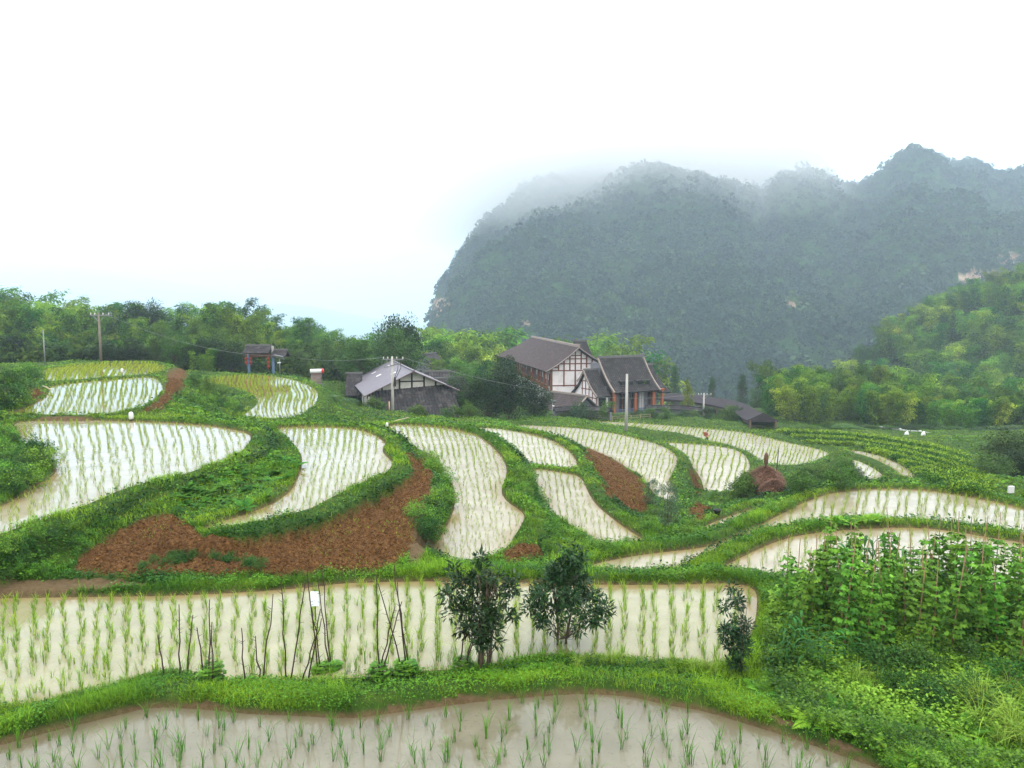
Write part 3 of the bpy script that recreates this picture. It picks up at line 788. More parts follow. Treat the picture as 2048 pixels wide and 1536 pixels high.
for i, (k, x, y, z, r) in enumerate(single[:NIND]):
    o = link('rice_seedling', (RF if k == 'front' else RM)[i % 8]); o.location = (x, y, z); o.rotation_euler = (0, 0, random.uniform(0, 6.28)); s_ = random.uniform(.75, 1.2); o.scale = (s_, s_, s_)
    tag(o, grp[k][0], 'rice plant', grp[k][1])
for k, x, y, z, r in single[NIND:]:
    V, Q, T, C = TPL[random.randrange(10)]
    a = random.uniform(0, 6.28); s_ = random.uniform(.75, 1.2); c, s2 = math.cos(a) * s_, math.sin(a) * s_
    W_ = V.copy(); W_[:, 0] = x + V[:, 0] * c - V[:, 1] * s2; W_[:, 1] = y + V[:, 0] * s2 + V[:, 1] * c; W_[:, 2] = z + V[:, 2] * s_
    A.add(W_, Q, T, C * random.uniform(.8, 1.2) * (np.array((1.3, 1.1, 1)) if random.random() < .3 else 1))
print('rice', nrice, 'single', len(single))
tag(link('rice_crop', A.mesh('rice_crop', RICE)), 'rows of young green rice planted in the flooded terraces', kind='stuff')

# clods lying on the ploughed soil
n = 42000
X, Y, Z = sample((soil > .6) * (dwet > .3) * (RG < 75), n, 1.2)
O = np.array([(1, 0, 0), (0, 1, 0), (-1, 0, 0), (0, -1, 0), (0, 0, 1), (0, 0, -1)], float)
sz = .012 + .036 * rng.random(n) ** 2.5 * np.clip(np.hypot(X, Y) / 28, 1, 1.8)
V = O[None] * sz[:, None, None] * rng.uniform(.55, 1.3, (n, 6, 1)) + rng.normal(0, .15, (n, 6, 3)) * sz[:, None, None]
ca, sa = np.cos(rng.uniform(0, 6.28, n))[:, None], np.sin(rng.uniform(0, 6.28, n))[:, None]
V = np.stack([V[..., 0] * ca - V[..., 1] * sa, V[..., 0] * sa + V[..., 1] * ca, V[..., 2] * .8], -1) + np.stack([X, Y, Z], 1)[:, None]
F8 = np.array([(0, 1, 4), (1, 2, 4), (2, 3, 4), (3, 0, 4), (1, 0, 5), (2, 1, 5), (3, 2, 5), (0, 3, 5)])
T = (np.arange(n)[:, None, None] * 6 + F8[None]).reshape(-1, 3)
c = np.array((.085, .040, .013)) * rng.uniform(.45, 1.5, (n, 1))
CLOD = leafmat('soil_clod', trans=0, rough=1, spec=.02, objvar=0, hue=0)
tag(link('soil_clods', mesh_np('soil_clods', V.reshape(-1, 3), tris=T, col=np.repeat(c, 6, 0), mat=CLOD)), 'broken clods of red brown earth on the ploughed fields', kind='stuff')
# ---------------------------------------------------------------- trees and bamboo
BARK = solid('bark', (.10, .075, .05), rough=.95, noise=.5, scale=12, bump=.6, spec=.1)
BARKG = solid('grey_bark', (.16, .14, .11), rough=.95, noise=.4, scale=14, bump=.5, spec=.1)
CULM = solid('bamboo_culm', (.13, .17, .06), rough=.5, noise=.3, scale=3, spec=.3)

def bamboo_mesh(seed, H, nculm, spread, leafL=.40, lv=10, lo=(.020, .075, .012), hi=(.11, .22, .022)):
    rg = np.random.default_rng(seed)
    mb = MB(); C = []; D = []; Ls = []; cc = []
    for k in range(nculm):
        a = rg.uniform(0, 2 * PI); r0 = spread * math.sqrt(rg.random()) * .45
        bx, by = r0 * math.cos(a), r0 * math.sin(a)
        h = H * rg.uniform(.72, 1.0); la = a + rg.normal(0, .5); lean = rg.uniform(.04, .16) * h; nod = rg.uniform(.04, .12) * h
        pts = []
        for i in range(13):
            t = i / 12
            off = lean * t ** 1.5 + nod * max(0, t - .6) ** 2 * 6.2
            z = h * (t - .10 * max(0, t - .72) ** 2 * 9)
            pts.append(Vector((bx + off * math.cos(la), by + off * math.sin(la), z)))
        mb.tube(pts[:11], [.055 * (1 - .75 * i / 12) for i in range(11)], 5)
        tone = rg.random()
        base = np.array(lo) * (1 - tone) + np.array(hi) * tone
        nn = int(h / .30)
        for j in range(nn):
            t = .06 + .94 * (j + rg.random()) / nn
            i = min(int(t * 12), 11); f = t * 12 - i
            p = np.array(pts[i].lerp(pts[i + 1], f))
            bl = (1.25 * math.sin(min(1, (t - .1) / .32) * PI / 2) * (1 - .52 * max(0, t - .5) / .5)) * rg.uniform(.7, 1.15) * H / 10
            for b in range(4 if t > .3 else 2):
                aa = rg.uniform(0, 2 * PI); rise = rg.uniform(-.05, .45)
                d = np.array([math.cos(aa), math.sin(aa), rise])
                for q in range(lv):
                    s = rg.uniform(.2, 1.05)
                    pp = p + d * bl * s + np.array([0, 0, -.38 * bl * s * s]) + rg.normal(0, .2, 3)
                    C.append(pp)
                    dd = d * .8 + np.array([0, 0, -.25 - .75 * s]) + rg.normal(0, .35, 3)
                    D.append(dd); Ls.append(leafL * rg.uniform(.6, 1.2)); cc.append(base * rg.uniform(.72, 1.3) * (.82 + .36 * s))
    C, D, Ls, cc = map(np.array, (C, D, Ls, cc))
    Nn = unit(np.stack([rg.normal(0, .6, len(C)), rg.normal(0, .6, len(C)), np.ones(len(C))], 1))
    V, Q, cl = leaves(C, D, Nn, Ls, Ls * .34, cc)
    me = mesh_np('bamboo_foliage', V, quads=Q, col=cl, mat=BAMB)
    cm = bpy.data.meshes.new('bamboo_culms'); cm.from_pydata(mb.v, [], mb.f); cm.polygons.foreach_set('use_smooth', mb.sm); cm.materials.append(CULM)
    return me, cm
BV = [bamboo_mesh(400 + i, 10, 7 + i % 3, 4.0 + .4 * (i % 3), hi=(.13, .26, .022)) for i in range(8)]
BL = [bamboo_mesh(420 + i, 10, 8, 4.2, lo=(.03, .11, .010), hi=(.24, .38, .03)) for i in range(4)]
ALLB = []
def bamboo(x, y, s, label, group, v=None, sink=.3, sz=1.0, light=False):
    v = random.randrange(8) if v is None else v
    root = empty('bamboo_clump', (x, y, gz(x, y) - sink), random.uniform(0, 6.28), label, 'bamboo', group)
    root.scale = (s * random.uniform(1.15, 1.5), s * random.uniform(1.15, 1.5), s * sz)
    M_ = BL[v % 4] if light else BV[v]
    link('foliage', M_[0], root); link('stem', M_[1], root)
    ALLB.append(root); return root

def tree_mesh(seed, H, R, shape='round', nleaf=5000, leafL=.22, asp=.55, lo=(.015, .05, .01), hi=(.05, .12, .02), trunk_h=.3, trunk_r=.12, clusters=60, stems=1, droop=.0, mat=None, flat=.8, csize=.30):
    rg = np.random.default_rng(seed)
    mb = MB(); cen = []
    for i in range(clusters):
        for _ in range(30):
            u = rg.normal(size=3); u /= np.linalg.norm(u); rad = rg.random() ** .45
            p = u * rad
            if shape == 'cone':
                t = rg.random() ** 1.3; w_ = (1 - t) ** .75 * .98 + .05
                a = rg.uniform(0, 2 * PI); q = math.sqrt(rg.uniform(.15, 1)) * w_
                p = np.array([q * math.cos(a), q * math.sin(a), t * 2 - 1])
            elif shape == 'column':
                t = rg.random(); w_ = .5 + .5 * math.sin(t * PI) ** .6; a = rg.uniform(0, 2 * PI); q = math.sqrt(rg.uniform(.1, 1)) * w_
                p = np.array([q * math.cos(a), q * math.sin(a), t * 2 - 1])
            if shape == 'skirt':
                t = rg.random() ** 1.2; w_ = (.42 if t > .5 else 1.0) * (1 - .25 * abs(t - .25)); a = rg.uniform(0, 2 * PI); q = math.sqrt(rg.uniform(.05, 1)) * w_
                p = np.array([q * math.cos(a), q * math.sin(a), t * 2 - 1])
            if vnoise(np.array([p[0] * 1.7 + seed]), np.array([p[2] * 1.7 + p[1] * 1.3]), seed)[0] > -.22: break
        cz = H * (trunk_h + (1 - trunk_h) * (p[2] + 1) / 2)
        cen.append((p[0] * R, p[1] * R, cz))
    cen = np.array(cen)
    # trunk and limbs
    roots = [(rg.normal(0, trunk_r * 2.6), rg.normal(0, trunk_r * 2.6)) if stems > 1 else (0, 0) for _ in range(stems)]
    tops = []
    for rx, ry in roots:
        tx, ty = rg.normal(0, R * .22, 2)
        pts = [Vector((rx + tx * t ** 1.3, ry + ty * t ** 1.3, H * .86 * t)) + Vector((rg.normal(0, R * .02), rg.normal(0, R * .02), 0)) * (t > 0) for t in np.linspace(0, 1, 8)]
        mb.tube(pts, [trunk_r / stems ** .4 * (1 - .85 * t) * (1.35 if t == 0 else 1) for t in np.linspace(0, 1, 8)], 7)
        tops.append(pts)
    for c in cen[rg.random(len(cen)) < (.75 if len(cen) < 120 else .45)]:
        pts = tops[rg.integers(len(tops))]
        tz = max(.12, (c[2] / H - .18 - .25 * np.hypot(c[0], c[1]) / R)) / .86
        k = min(6, max(1, int(tz * 7))); s_ = pts[k]
        e = Vector(c); mid = s_.lerp(e, .5) + Vector((0, 0, -.04 * H))
        mb.tube([s_, mid, e], [trunk_r * .32 * (1 - .6 * k / 7) / stems ** .4, trunk_r * .2 / stems ** .4, trunk_r * .06], 4, False)
    per = max(1, nleaf // clusters)
    cs = R * csize
    off = rg.normal(size=(clusters, per, 3)); off /= np.linalg.norm(off, axis=2)[..., None]
    off *= rg.random((clusters, per, 1)) ** .4 * np.array([1, 1, flat]) * cs * rg.uniform(.6, 1.35, (clusters, 1, 1))
    C = (cen[:, None] + off).reshape(-1, 3)
    n = len(C)
    D = unit(off.reshape(-1, 3)) * .8 + rg.normal(0, .5, (n, 3)) + np.array([0, 0, -droop])
    Nn = unit(np.stack([rg.normal(0, .55, n), rg.normal(0, .55, n), np.ones(n)], 1) + unit(off.reshape(-1, 3)) * .5)
    t = np.clip(np.repeat(rg.random(clusters), per) * .7 + rg.random(n) * .4, 0, 1)[:, None]
    col = np.array(lo) * (1 - t) + np.array(hi) * t
    Ls = leafL * rg.uniform(.6, 1.2, n)
    V, Q, cl = leaves(C, D, Nn, Ls, Ls * asp, col)
    me = mesh_np('crown', V, quads=Q, col=cl, mat=mat or LEAF)
    cm = bpy.data.meshes.new('trunk'); cm.from_pydata(mb.v, [], mb.f); cm.polygons.foreach_set('use_smooth', mb.sm); cm.materials.append(BARK)
    return me, cm
def tree(name, M_, x, y, s, label, cat, group=None, rz=None, z=None, sink=.1):
    root = empty(name, (x, y, (gz(x, y) if z is None else z) - sink), random.uniform(0, 6.28) if rz is None else rz, label, cat, group)
    if not hasattr(s, '__len__'): s = (s, s, s)
    root.scale = s
    link('crown', M_[0], root); link('trunk', M_[1], root)
    return root

def top_s(px, ytop, Y):
    "height above the ground needed for the crown to reach a photo row"
    p = at(px, ytop, Y)
    return p.x, p.z - gz(p.x, p.y)

def stand(rows, label, group, jx=6):
    for Y0, x0, x1, step, tops in rows:
        xs, ys = zip(*tops); px = x0
        while px < x1:
            Y = Y0 * random.uniform(.95, 1.05)
            yt = np.interp(px, xs, ys) + random.uniform(-12, 8)
            x, hgt = top_s(px, yt, Y)
            if hgt > 3: bamboo(x, Y, hgt / 9.6, label, group, light=random.random() < .5)
            px += step * random.uniform(.75, 1.25)
# skyline of the wood behind the upper paddies
SKY_L = [(-200,545),(-120,560),(0,558),(30,570),(60,600),(110,605),(160,578),(185,612),(215,640),(240,612),(300,600),(340,612),(400,590),(440,602),(475,584),(500,590),(530,622),(560,640),(600,636),(640,650),(700,664),(760,665),(800,660),(870,660)]
def lower(S, d): return [(x, y + d) for x, y in S]
GL = 'bamboo in the wood behind the upper left paddies'
LL = 'feathery bamboo in the dense wood behind the upper left paddies'
stand([(168, -120, 640, 38, SKY_L), (140, -140, 620, 34, lower(SKY_L, 26)), (117, -150, 470, 32, lower(SKY_L, 62)), (104, -160, 420, 34, lower(SKY_L, 100))], LL, GL)
stand([(150, 440, 700, 30, [(440,650),(560,668),(700,680)]), (190, 560, 900, 30, [(560,640),(650,655),(760,665),(900,664)])], 'distant bamboo between the red lantern gate and the grey roofed farmhouse', 'bamboo behind the farmhouse')
GM = 'bamboo behind the two inns'
LM = 'yellow green bamboo rising behind the farmhouse and the inn'
SKY_M = [(860,655),(900,650),(950,656),(1000,640),(1030,662),(1080,668),(1110,658),(1160,662),(1200,668),(1250,690),(1290,720)]
stand([(215, 850, 1280, 27, SKY_M), (175, 840, 975, 25, lower(SKY_M, 28)), (150, 850, 965, 25, lower(SKY_M, 60)), (128, 880, 960, 30, lower(SKY_M, 92))], LM, GM)
GR = 'bamboo covering the hillside on the right'
LR = 'soft green bamboo growing on the hillside on the right'
SKY_R1 = [(1530,745),(1600,738),(1660,745),(1700,752),(1760,745),(1850,760),(1950,770),(2100,775)]
stand([(123, 1590, 2140, 30, lower(SKY_R1, 22)), (136, 1545, 2140, 27, lower(SKY_R1, 6)), (158, 1560, 2150, 27, lower(SKY_R1, -14))], 'tall dark bamboo standing along the top edge of the green terraces', 'bamboo row above the green terraces')
# hillside: tier after tier
def hill_tiers():
    for Y0, xs, ys in ((195, 1700, 725), (215, 1690, 700), (235, 1700, 672), (255, 1715, 650), (275, 1740, 628), (295, 1790, 608), (315, 1860, 592), (335, 1900, 575), (350, 1960, 556), (370, 2010, 540)):
        px = xs
        while px < 2160:
            Y = Y0 * random.uniform(.97, 1.03)
            x = float(at(px, 600, Y).x)
            bamboo(x, Y, random.uniform(1.0, 1.35), LR, GR, light=random.random() < .8)
            px += random.uniform(29, 46)
hill_tiers()
print('bamboo', len(ALLB))
# broadleaf trees
T_DARK = [tree_mesh(500 + i, 8, 3.2, 'round', 10000, .28, .5, lo=(.006, .022, .005), hi=(.020, .055, .010), clusters=90, trunk_h=.12) for i in range(3)]
T_MID = [tree_mesh(510 + i, 8, 2.9, 'round', 6000, .28, .5, lo=(.02, .065, .01), hi=(.08, .16, .02), clusters=60, trunk_h=.1) for i in range(3)]
T_CONE = [tree_mesh(520 + i, 8, 2.0, 'cone', 5000, .26, .4, lo=(.018, .055, .014), hi=(.05, .11, .02), clusters=70, trunk_h=.08) for i in range(2)]
T_FIR = tree_mesh(525, 8, 1.6, 'cone', 5500, .26, .4, lo=(.05, .10, .01), hi=(.20, .22, .02), clusters=70, trunk_h=.05)
BUSH = [tree_mesh(530 + i, 2, 1.1, 'round', 2600, .13, .55, lo=(.02, .06, .008), hi=(.09, .18, .02), clusters=34, trunk_h=.0, trunk_r=.04, stems=3) for i in range(4)]
DBUSH = [tree_mesh(540 + i, 2, 1.0, 'round', 2600, .12, .5, lo=(.010, .035, .008), hi=(.035, .09, .015), clusters=30, trunk_h=.0, trunk_r=.04, stems=2) for i in range(3)]
def put(name, M_, px, ytop, Y, halfw, label, cat, group=None, mh=8.0, mr=3.0, base=None):
    "a plant whose crown reaches photo row ytop and spans 2*halfw photo pixels"
    x, hgt = top_s(px, ytop, Y)
    w_ = halfw / F * Y / mr
    return tree(name, M_, x, Y, (w_, w_, hgt / mh), label, cat, group)
for i in range(15):
    px = -20 + i * 34 + random.uniform(-8, 8); Y = random.uniform(98, 104)
    put('broadleaf_tree', (T_DARK + T_MID)[i % 6], px, random.uniform(655, 690), Y, random.uniform(24, 34), 'round understorey tree at the front edge of the left bamboo wood', 'tree', 'understorey trees of the left bamboo wood')
put('broadleaf_tree', T_DARK[0], 800, 618, 120, 44, 'tall dark broadleaf tree rising highest behind the grey farmhouse roof', 'tree')
put('broadleaf_tree', T_MID[0], 790, 655, 108, 52, 'full green tree directly behind the grey farmhouse ridge', 'tree')
put('broadleaf_tree', T_MID[1], 715, 668, 105, 48, 'olive green tree beside the solar water heater', 'tree')
put('broadleaf_tree', T_MID[2], 670, 672, 112, 40, 'rounded olive tree with the wires passing in front', 'tree')
put('broadleaf_tree', T_DARK[1], 283, 598, 150, 40, 'dark broadleaf tree breaking the bamboo skyline at upper left', 'tree')
put('broadleaf_tree', T_DARK[2], 1018, 716, 96, 45, 'big dark glossy tree in front of the white gabled inn', 'tree')
put('broadleaf_tree', T_DARK[0], 975, 742, 95, 36, 'dark tree at the shaded side of the big glossy tree', 'tree')
put('broadleaf_tree', T_DARK[1], 1070, 762, 98, 34, 'dark green tree against the white gable wall corner', 'tree')
put('broadleaf_tree', T_MID[0], 930, 735, 98, 38, 'bright green leafy tree right of the tiled lean-to roof', 'tree')
put('broadleaf_tree', T_MID[2], 590, 697, 112, 28, 'pale green round tree just right of the gate', 'tree')
put('broadleaf_tree', T_MID[1], 560, 705, 125, 24, 'light green tree partly behind the gate roof', 'tree')
put('conifer', T_FIR, 1378, 742, 128, 26, 'yellow green conifer beside the tiled porch inn', 'tree')
put('conifer', T_CONE[0], 1350, 735, 168, 24, 'dark pointed tree behind the porch inn roof end', 'tree')
put('conifer', T_CONE[1], 1425, 757, 172, 24, 'slim dark tree above the curved walkway roof', 'tree')
put('conifer', T_CONE[0], 1486, 752, 170, 26, 'pointed dark tree behind the bend of the curved walkway', 'tree')
put('broadleaf_tree', T_MID[0], 1515, 775, 165, 22, 'low green tree at the end of the curved walkway', 'tree')
put('broadleaf_tree', T_DARK[2], 1560, 745, 150, 22, 'dark tree at the start of the bamboo row', 'tree')
put('broadleaf_tree', T_MID[1], 2030, 850, 62, 75, 'large leafy tree with yellowish top at the edge of the green terraces', 'tree')
put('broadleaf_tree', T_MID[2], 1985, 905, 52, 40, 'dark green tree on the slope below the yellowish tree', 'tree')
put('broadleaf_tree', T_DARK[0], 2060, 890, 54, 50, 'dark tree at the right end of the terraces', 'tree')
put('shrub', BUSH[0], 440, 790, 60, 12, 'small dark clipped shrub standing alone by the ochre paddy', 'shrub', mh=2, mr=1.05)
put('shrub', BUSH[1], 385, 742, 66, 17, 'round bush beside the bare red mound', 'shrub', mh=2, mr=1.05)
put('shrub', BUSH[2], 415, 750, 64, 14, 'pale bush on the grass left of the ochre paddy', 'shrub', mh=2, mr=1.05)

# low leafy growth between the bamboo on the right hill and at the foot of the woods
n = 5200
hillm = ((RG > 150) & (RG < 430) & (PXG > 1560)) | ((RG > 112) & (RG < 185) & (PXG < 720)) | ((RG > 150) & (RG < 230) & (PXG > 800) & (PXG < 985))
w_ = (cellr * RG ** -1.3 * hillm * (np.abs(AG) < math.radians(40))).ravel(); cs = np.cumsum(w_)
kk = np.clip(np.searchsorted(cs, rng.random(n) * cs[-1]), 0, len(cs) - 1)
r_ = np.clip(rr[kk // NA] * rng.uniform(.99, 1.01, n), 5, 9000); a_ = az[kk % NA] + rng.normal(0, .002, n)
cx_, cy_ = r_ * np.sin(a_), r_ * np.cos(a_); cz_ = lookup(ZG, cx_, cy_)
lf = 34; s = rng.uniform(2.2, 4.6, n)
dirs = unit(rng.normal(size=(n, lf, 3))); dirs[..., 2] = np.abs(dirs[..., 2])
Pq = np.stack([cx_, cy_, cz_], 1)[:, None] + dirs * rng.uniform(.5, 1, (n, lf, 1)) * s[:, None, None] * np.array([.62, .62, .8])
V, Q = quadleaves(Pq.reshape(-1, 3), rng.uniform(.5, 1.1, n * lf), rng, aspect=.5, flat=.7)
bc = np.array([(.02, .07, .009), (.03, .09, .01), (.06, .13, .014), (.013, .045, .008)])[rng.integers(0, 4, n)]
tag(link('forest', mesh_np('forest', V, quads=Q, col=np.repeat(np.repeat(bc, lf, 0) * rng.uniform(.75, 1.25, (n * lf, 1)), 4, 0), mat=BAMB)), 'leafy understorey growing between the bamboo stems', kind='stuff')
# ---------------------------------------------------------------- plants near the viewer
def gp(px, py, guess=7.0):
    "ground point seen at a photo pixel (marching down the sight line)"
    r = ray(px, py); t = np.linspace(6, 260, 6000)
    X = r[0] * t; Y = r[1] * t; Z = CAMZ + r[2] * t
    g = lookup(ZG, X, Y)
    k = np.argmax(Z < g)
    return float(X[k]), float(Y[k]), float(g[k])
N_TREE = [tree_mesh(600, 2.3, .72, 'round', 2700, .15, .30, lo=(.006, .024, .006), hi=(.022, .065, .012), clusters=70, trunk_h=.24, trunk_r=.045, stems=6, mat=GLOSS, csize=.17, flat=.9),
          tree_mesh(603, 2.3, .95, 'skirt', 3600, .15, .30, lo=(.006, .026, .006), hi=(.024, .075, .014), clusters=76, trunk_h=.36, trunk_r=.04, stems=2, mat=GLOSS, csize=.17, flat=.9),
          tree_mesh(605, 1.7, .33, 'column', 1500, .13, .28, lo=(.006, .028, .008), hi=(.022, .075, .018), clusters=34, trunk_h=.12, trunk_r=.03, stems=3, mat=GLOSS, csize=.34)]
def near_tree(M_, px, pyb, pyt, mh, hw, mr, label):
    x, y, z = gp(px, pyb)
    h = at(px, pyt, y).z - z
    w_ = hw / F * y / mr
    return tree('small_tree', M_, x, y, (w_, w_, h / mh), label, 'tree', z=z, sink=.04)
near_tree(N_TREE[0], 966, 1340, 1098, 2.35, 88, .78, 'small dark evergreen tree with many thin stems on the near bank')
near_tree(N_TREE[1], 1132, 1304, 1088, 2.35, 96, 1.0, 'wider small dark evergreen tree with side branches on the near bank')
near_tree(N_TREE[2], 1468, 1345, 1172, 1.75, 36, .36, 'slim upright dark sapling at the corner of the cream paddy')

# thorny stakes along the bank
STK = solid('dark_stake', (.035, .02, .015), rough=.85, noise=.4, scale=8)
LINES = [((573,1365),(562,1164)),((580,1365),(612,1157)),((602,1365),(643,1237)),((616,1364),(641,1218)),((640,1357),(614,1135)),((647,1355),(624,1215)),((663,1350),(643,1137)),((660,1350),(634,1154)),
         ((757,1359),(754,1144)),((755,1358),(790,1213)),((760,1358),(804,1203)),((809,1350),(756,1167)),((814,1346),(789,1130)),((818,1346),(795,1164)),((330,1355),(316,1269)),((359,1352),(358,1209)),
         ((372,1352),(386,1230)),((419,1368),(419,1199)),((426,1368),(424,1244)),((413,1366),(394,1255)),((490,1368),(483,1256)),((520,1368),(511,1272)),((523,1368),(546,1188)),((921,1342),(934,1223)),((932,1344),(951,1216)),((925,1344),(962,1230))]
for (bx, by), (tx, ty) in LINES:
    x, y, z = gp(bx, by)
    t = at(tx, ty, y + random.uniform(-.25, .15)); b0 = Vector((x, y, z - .05)); d = t - b0
    o = Vector((x, y, z)); mb = MB()
    side = d.normalized().cross(Vector((0, 1, 0))).normalized()
    pts = [b0 - o + d * k / 6 + side * random.gauss(0, .012) * (0 < k < 6) for k in range(7)]
    mb.tube(pts, [.017 - .0014 * k for k in range(7)], 6)
    for k in range(random.randint(5, 9)):
        p = b0 - o + d * random.uniform(.2, .97); s = random.choice((-1, 1))
        mb.tube([p, p + side * s * random.uniform(.04, .10) + Vector((0, random.uniform(-.03, .03), random.uniform(.02, .07)))], [.005, .002], 4)
    ob = mb.build('stake', STK); ob.location = o
    tag(ob, 'thin dark thorny stake stuck in the near bank before the cream paddy', 'stake', 'bare stakes along the near bank')

# bean plants on poles
POLE = solid('bean_pole', (.27, .175, .09), rough=.8, noise=.35, scale=7)
def bean_mesh(seed, H=1.95, n=150, lo=(.014, .075, .008), hi=(.14, .32, .025)):
    rg = np.random.default_rng(seed)
    z = H * rg.random(n) ** 1.0 * rg.uniform(.8, 1.0); a = rg.uniform(0, 2 * PI, n)
    r = (.06 + .17 * rg.random(n)) * (1.15 - .5 * z / H)
    C0 = np.stack([r * np.cos(a), r * np.sin(a), z + .05], 1)
    C = []; D = []
    out_ = np.stack([np.cos(a), np.sin(a), rg.uniform(-.9, -.1, n)], 1)
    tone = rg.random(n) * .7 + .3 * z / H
    for k in (-1, 0, 1):
        s = np.stack([-np.sin(a), np.cos(a), np.zeros(n)], 1) * k
        C.append(C0 + s * .02); D.append(out_ + s * .9)
    C = np.concatenate(C); D = np.concatenate(D)
    Nn = unit(np.tile(out_, (3, 1)) * .7 + np.array([0, 0, .9]) + rg.normal(0, .25, (len(C), 3)))
    col = (np.array(lo) * (1 - tone[:, None]) + np.array(hi) * tone[:, None]) * rg.uniform(.8, 1.2, (n, 1))
    Ls = rg.uniform(.07, .12, n)
    V, Q, cl = leaves(C, D, Nn, np.tile(Ls, 3), np.tile(Ls, 3) * .85, np.tile(col, (3, 1)), fold=.1)
    return mesh_np('bean_vine', V, quads=Q, col=cl, mat=LEAF)
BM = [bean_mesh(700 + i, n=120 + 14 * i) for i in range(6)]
PM = []
for i in range(3):
    mb = MB(); mb.tube([(0, 0, -.1), (.01, .01, 1), (.0, .02 * i, 2.35)], [.014, .012, .008], 6)
    me = bpy.data.meshes.new('pole'); me.from_pydata(mb.v, [], mb.f); me.materials.append(POLE); PM.append(me)
GARDEN = [(1556,1215),(1600,1180),(2120,1165),(2150,1345),(1900,1335),(1720,1320),(1600,1300),(1556,1270)]
k = 0
for i, Y in enumerate(np.arange(14.1, 18.0, .78)):
    for X in np.arange(4.2, 14.5, .48):
        x = X + random.uniform(-.14, .14) + (i % 2) * .2; y = Y + random.uniform(-.12, .12)
        px, py = project(x, y, gz(x, y))
        if not in_px(np.array([px]), np.array([py]), GARDEN)[0] or random.random() < .06: continue
        if seg_dist(np.array([[x, y]]), WF['right'][1])[0] < .5: continue
        root = empty('bean_plant', (x, y, gz(x, y)), random.uniform(0, 6.28), 'climbing bean plant on a thin pole in the vegetable garden', 'bean plant', 'bean plants on poles in the garden')
        root.rotation_euler = (random.gauss(0, .06), random.gauss(0, .06), random.uniform(0, 6.28)); s = random.uniform(.82, 1.08) * (.9 if px < 1640 else 1); root.scale = (1, 1, s)
        link('vine', BM[k % 6], root); link('pole', PM[k % 3], root); k += 1
print('beans', k)
for px, py in ((418,1366),(428,1364),(655,1352),(640,1356),(668,1350),(818,1346),(806,1350),(925,1340),(758,1356)):
    x, y, z = gp(px, py)
    o = link('bean_seedling', BM[0]); o.location = (x, y, z - .02); o.scale = (.85, .85, random.uniform(.12, .26)); o.rotation_euler = (0, 0, random.uniform(0, 6))
    tag(o, 'young bean plant just starting to climb the stakes on the near bank', 'bean plant', 'young beans at the foot of the stakes')

# maize
def strip_leaf(acc, p0, az_, L0, W0, up, drp, col, segs=6, rg=None):
    P = []; p = np.array(p0, float); ang = up
    for i in range(segs + 1):
        t = i / segs
        w_ = W0 * math.sin(min(1, t * 2.2 + .25) * PI / 2) * (1 - t ** 2.2) + .002
        s = np.array([-math.sin(az_), math.cos(az_), 0]) * w_ / 2
        P += [p - s + np.array([0, 0, w_ * .25]), p, p + s + np.array([0, 0, w_ * .25])]
        ang -= drp / segs * (1 + t)
        p = p + np.array([math.cos(az_) * math.cos(ang), math.sin(az_) * math.cos(ang), math.sin(ang)]) * L0 / segs
    Q = []
    for i in range(segs):
        b_ = i * 3; Q += [(b_, b_ + 1, b_ + 4, b_ + 3), (b_ + 1, b_ + 2, b_ + 5, b_ + 4)]
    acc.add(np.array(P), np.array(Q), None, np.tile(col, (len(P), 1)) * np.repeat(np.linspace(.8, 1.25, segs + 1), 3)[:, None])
def maize_mesh(seed, H, nl):
    rg = np.random.default_rng(seed); A = Acc()
    mb = MB(); mb.tube([(0, 0, -.05), (0, 0, H * .5), (.01, 0, H * .85)], [.014, .011, .005], 6)
    A.mb(mb, (.06, .14, .03))
    a = rg.uniform(0, 6)
    for i in range(nl):
        t = i / nl
        strip_leaf(A, (0, 0, H * (.08 + .72 * t)), a + PI * (i % 2) + rg.normal(0, .4), H * rg.uniform(.42, .62) * (1 - .3 * t), .07 * rg.uniform(.8, 1.2), 1.15 + rg.normal(0, .1), 1.7 + rg.normal(0, .3), np.array((.022, .10, .018)) * rg.uniform(.8, 1.5))
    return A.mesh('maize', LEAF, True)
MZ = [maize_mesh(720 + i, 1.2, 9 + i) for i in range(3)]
for px, py, s in ((1570,1330,.75),(1590,1318,.8),(1612,1340,.8),(1555,1348,.6),(1635,1330,.85),(1600,1300,.8),(1650,1352,.75),(1575,1290,.7),(1668,1325,.7),(1700,1335,.75)):
    x, y, z = gp(px, py); o = link('maize_plant', MZ[random.randrange(3)]); o.location = (x, y, z); o.rotation_euler = (0, 0, random.uniform(0, 6)); o.scale = (s,) * 3
    tag(o, 'short blue green maize plant at the left front of the bean poles', 'maize plant', 'short maize in front of the beans')
for px in (1672, 1690, 1706, 1725, 1742, 1765, 1790, 1805, 1822):
    y = random.uniform(17.6, 18.3); x = float(at(px, 1180, y).x); z = gz(x, y); o = link('maize_plant', MZ[random.randrange(3)]); o.location = (x, y, z); o.rotation_euler = (0, 0, random.uniform(0, 6)); o.scale = (1.25, 1.25, random.uniform(1.25, 1.45))
    tag(o, 'tall dark maize plant behind the bean poles beside the flooded paddy', 'maize plant', 'tall maize behind the beans')

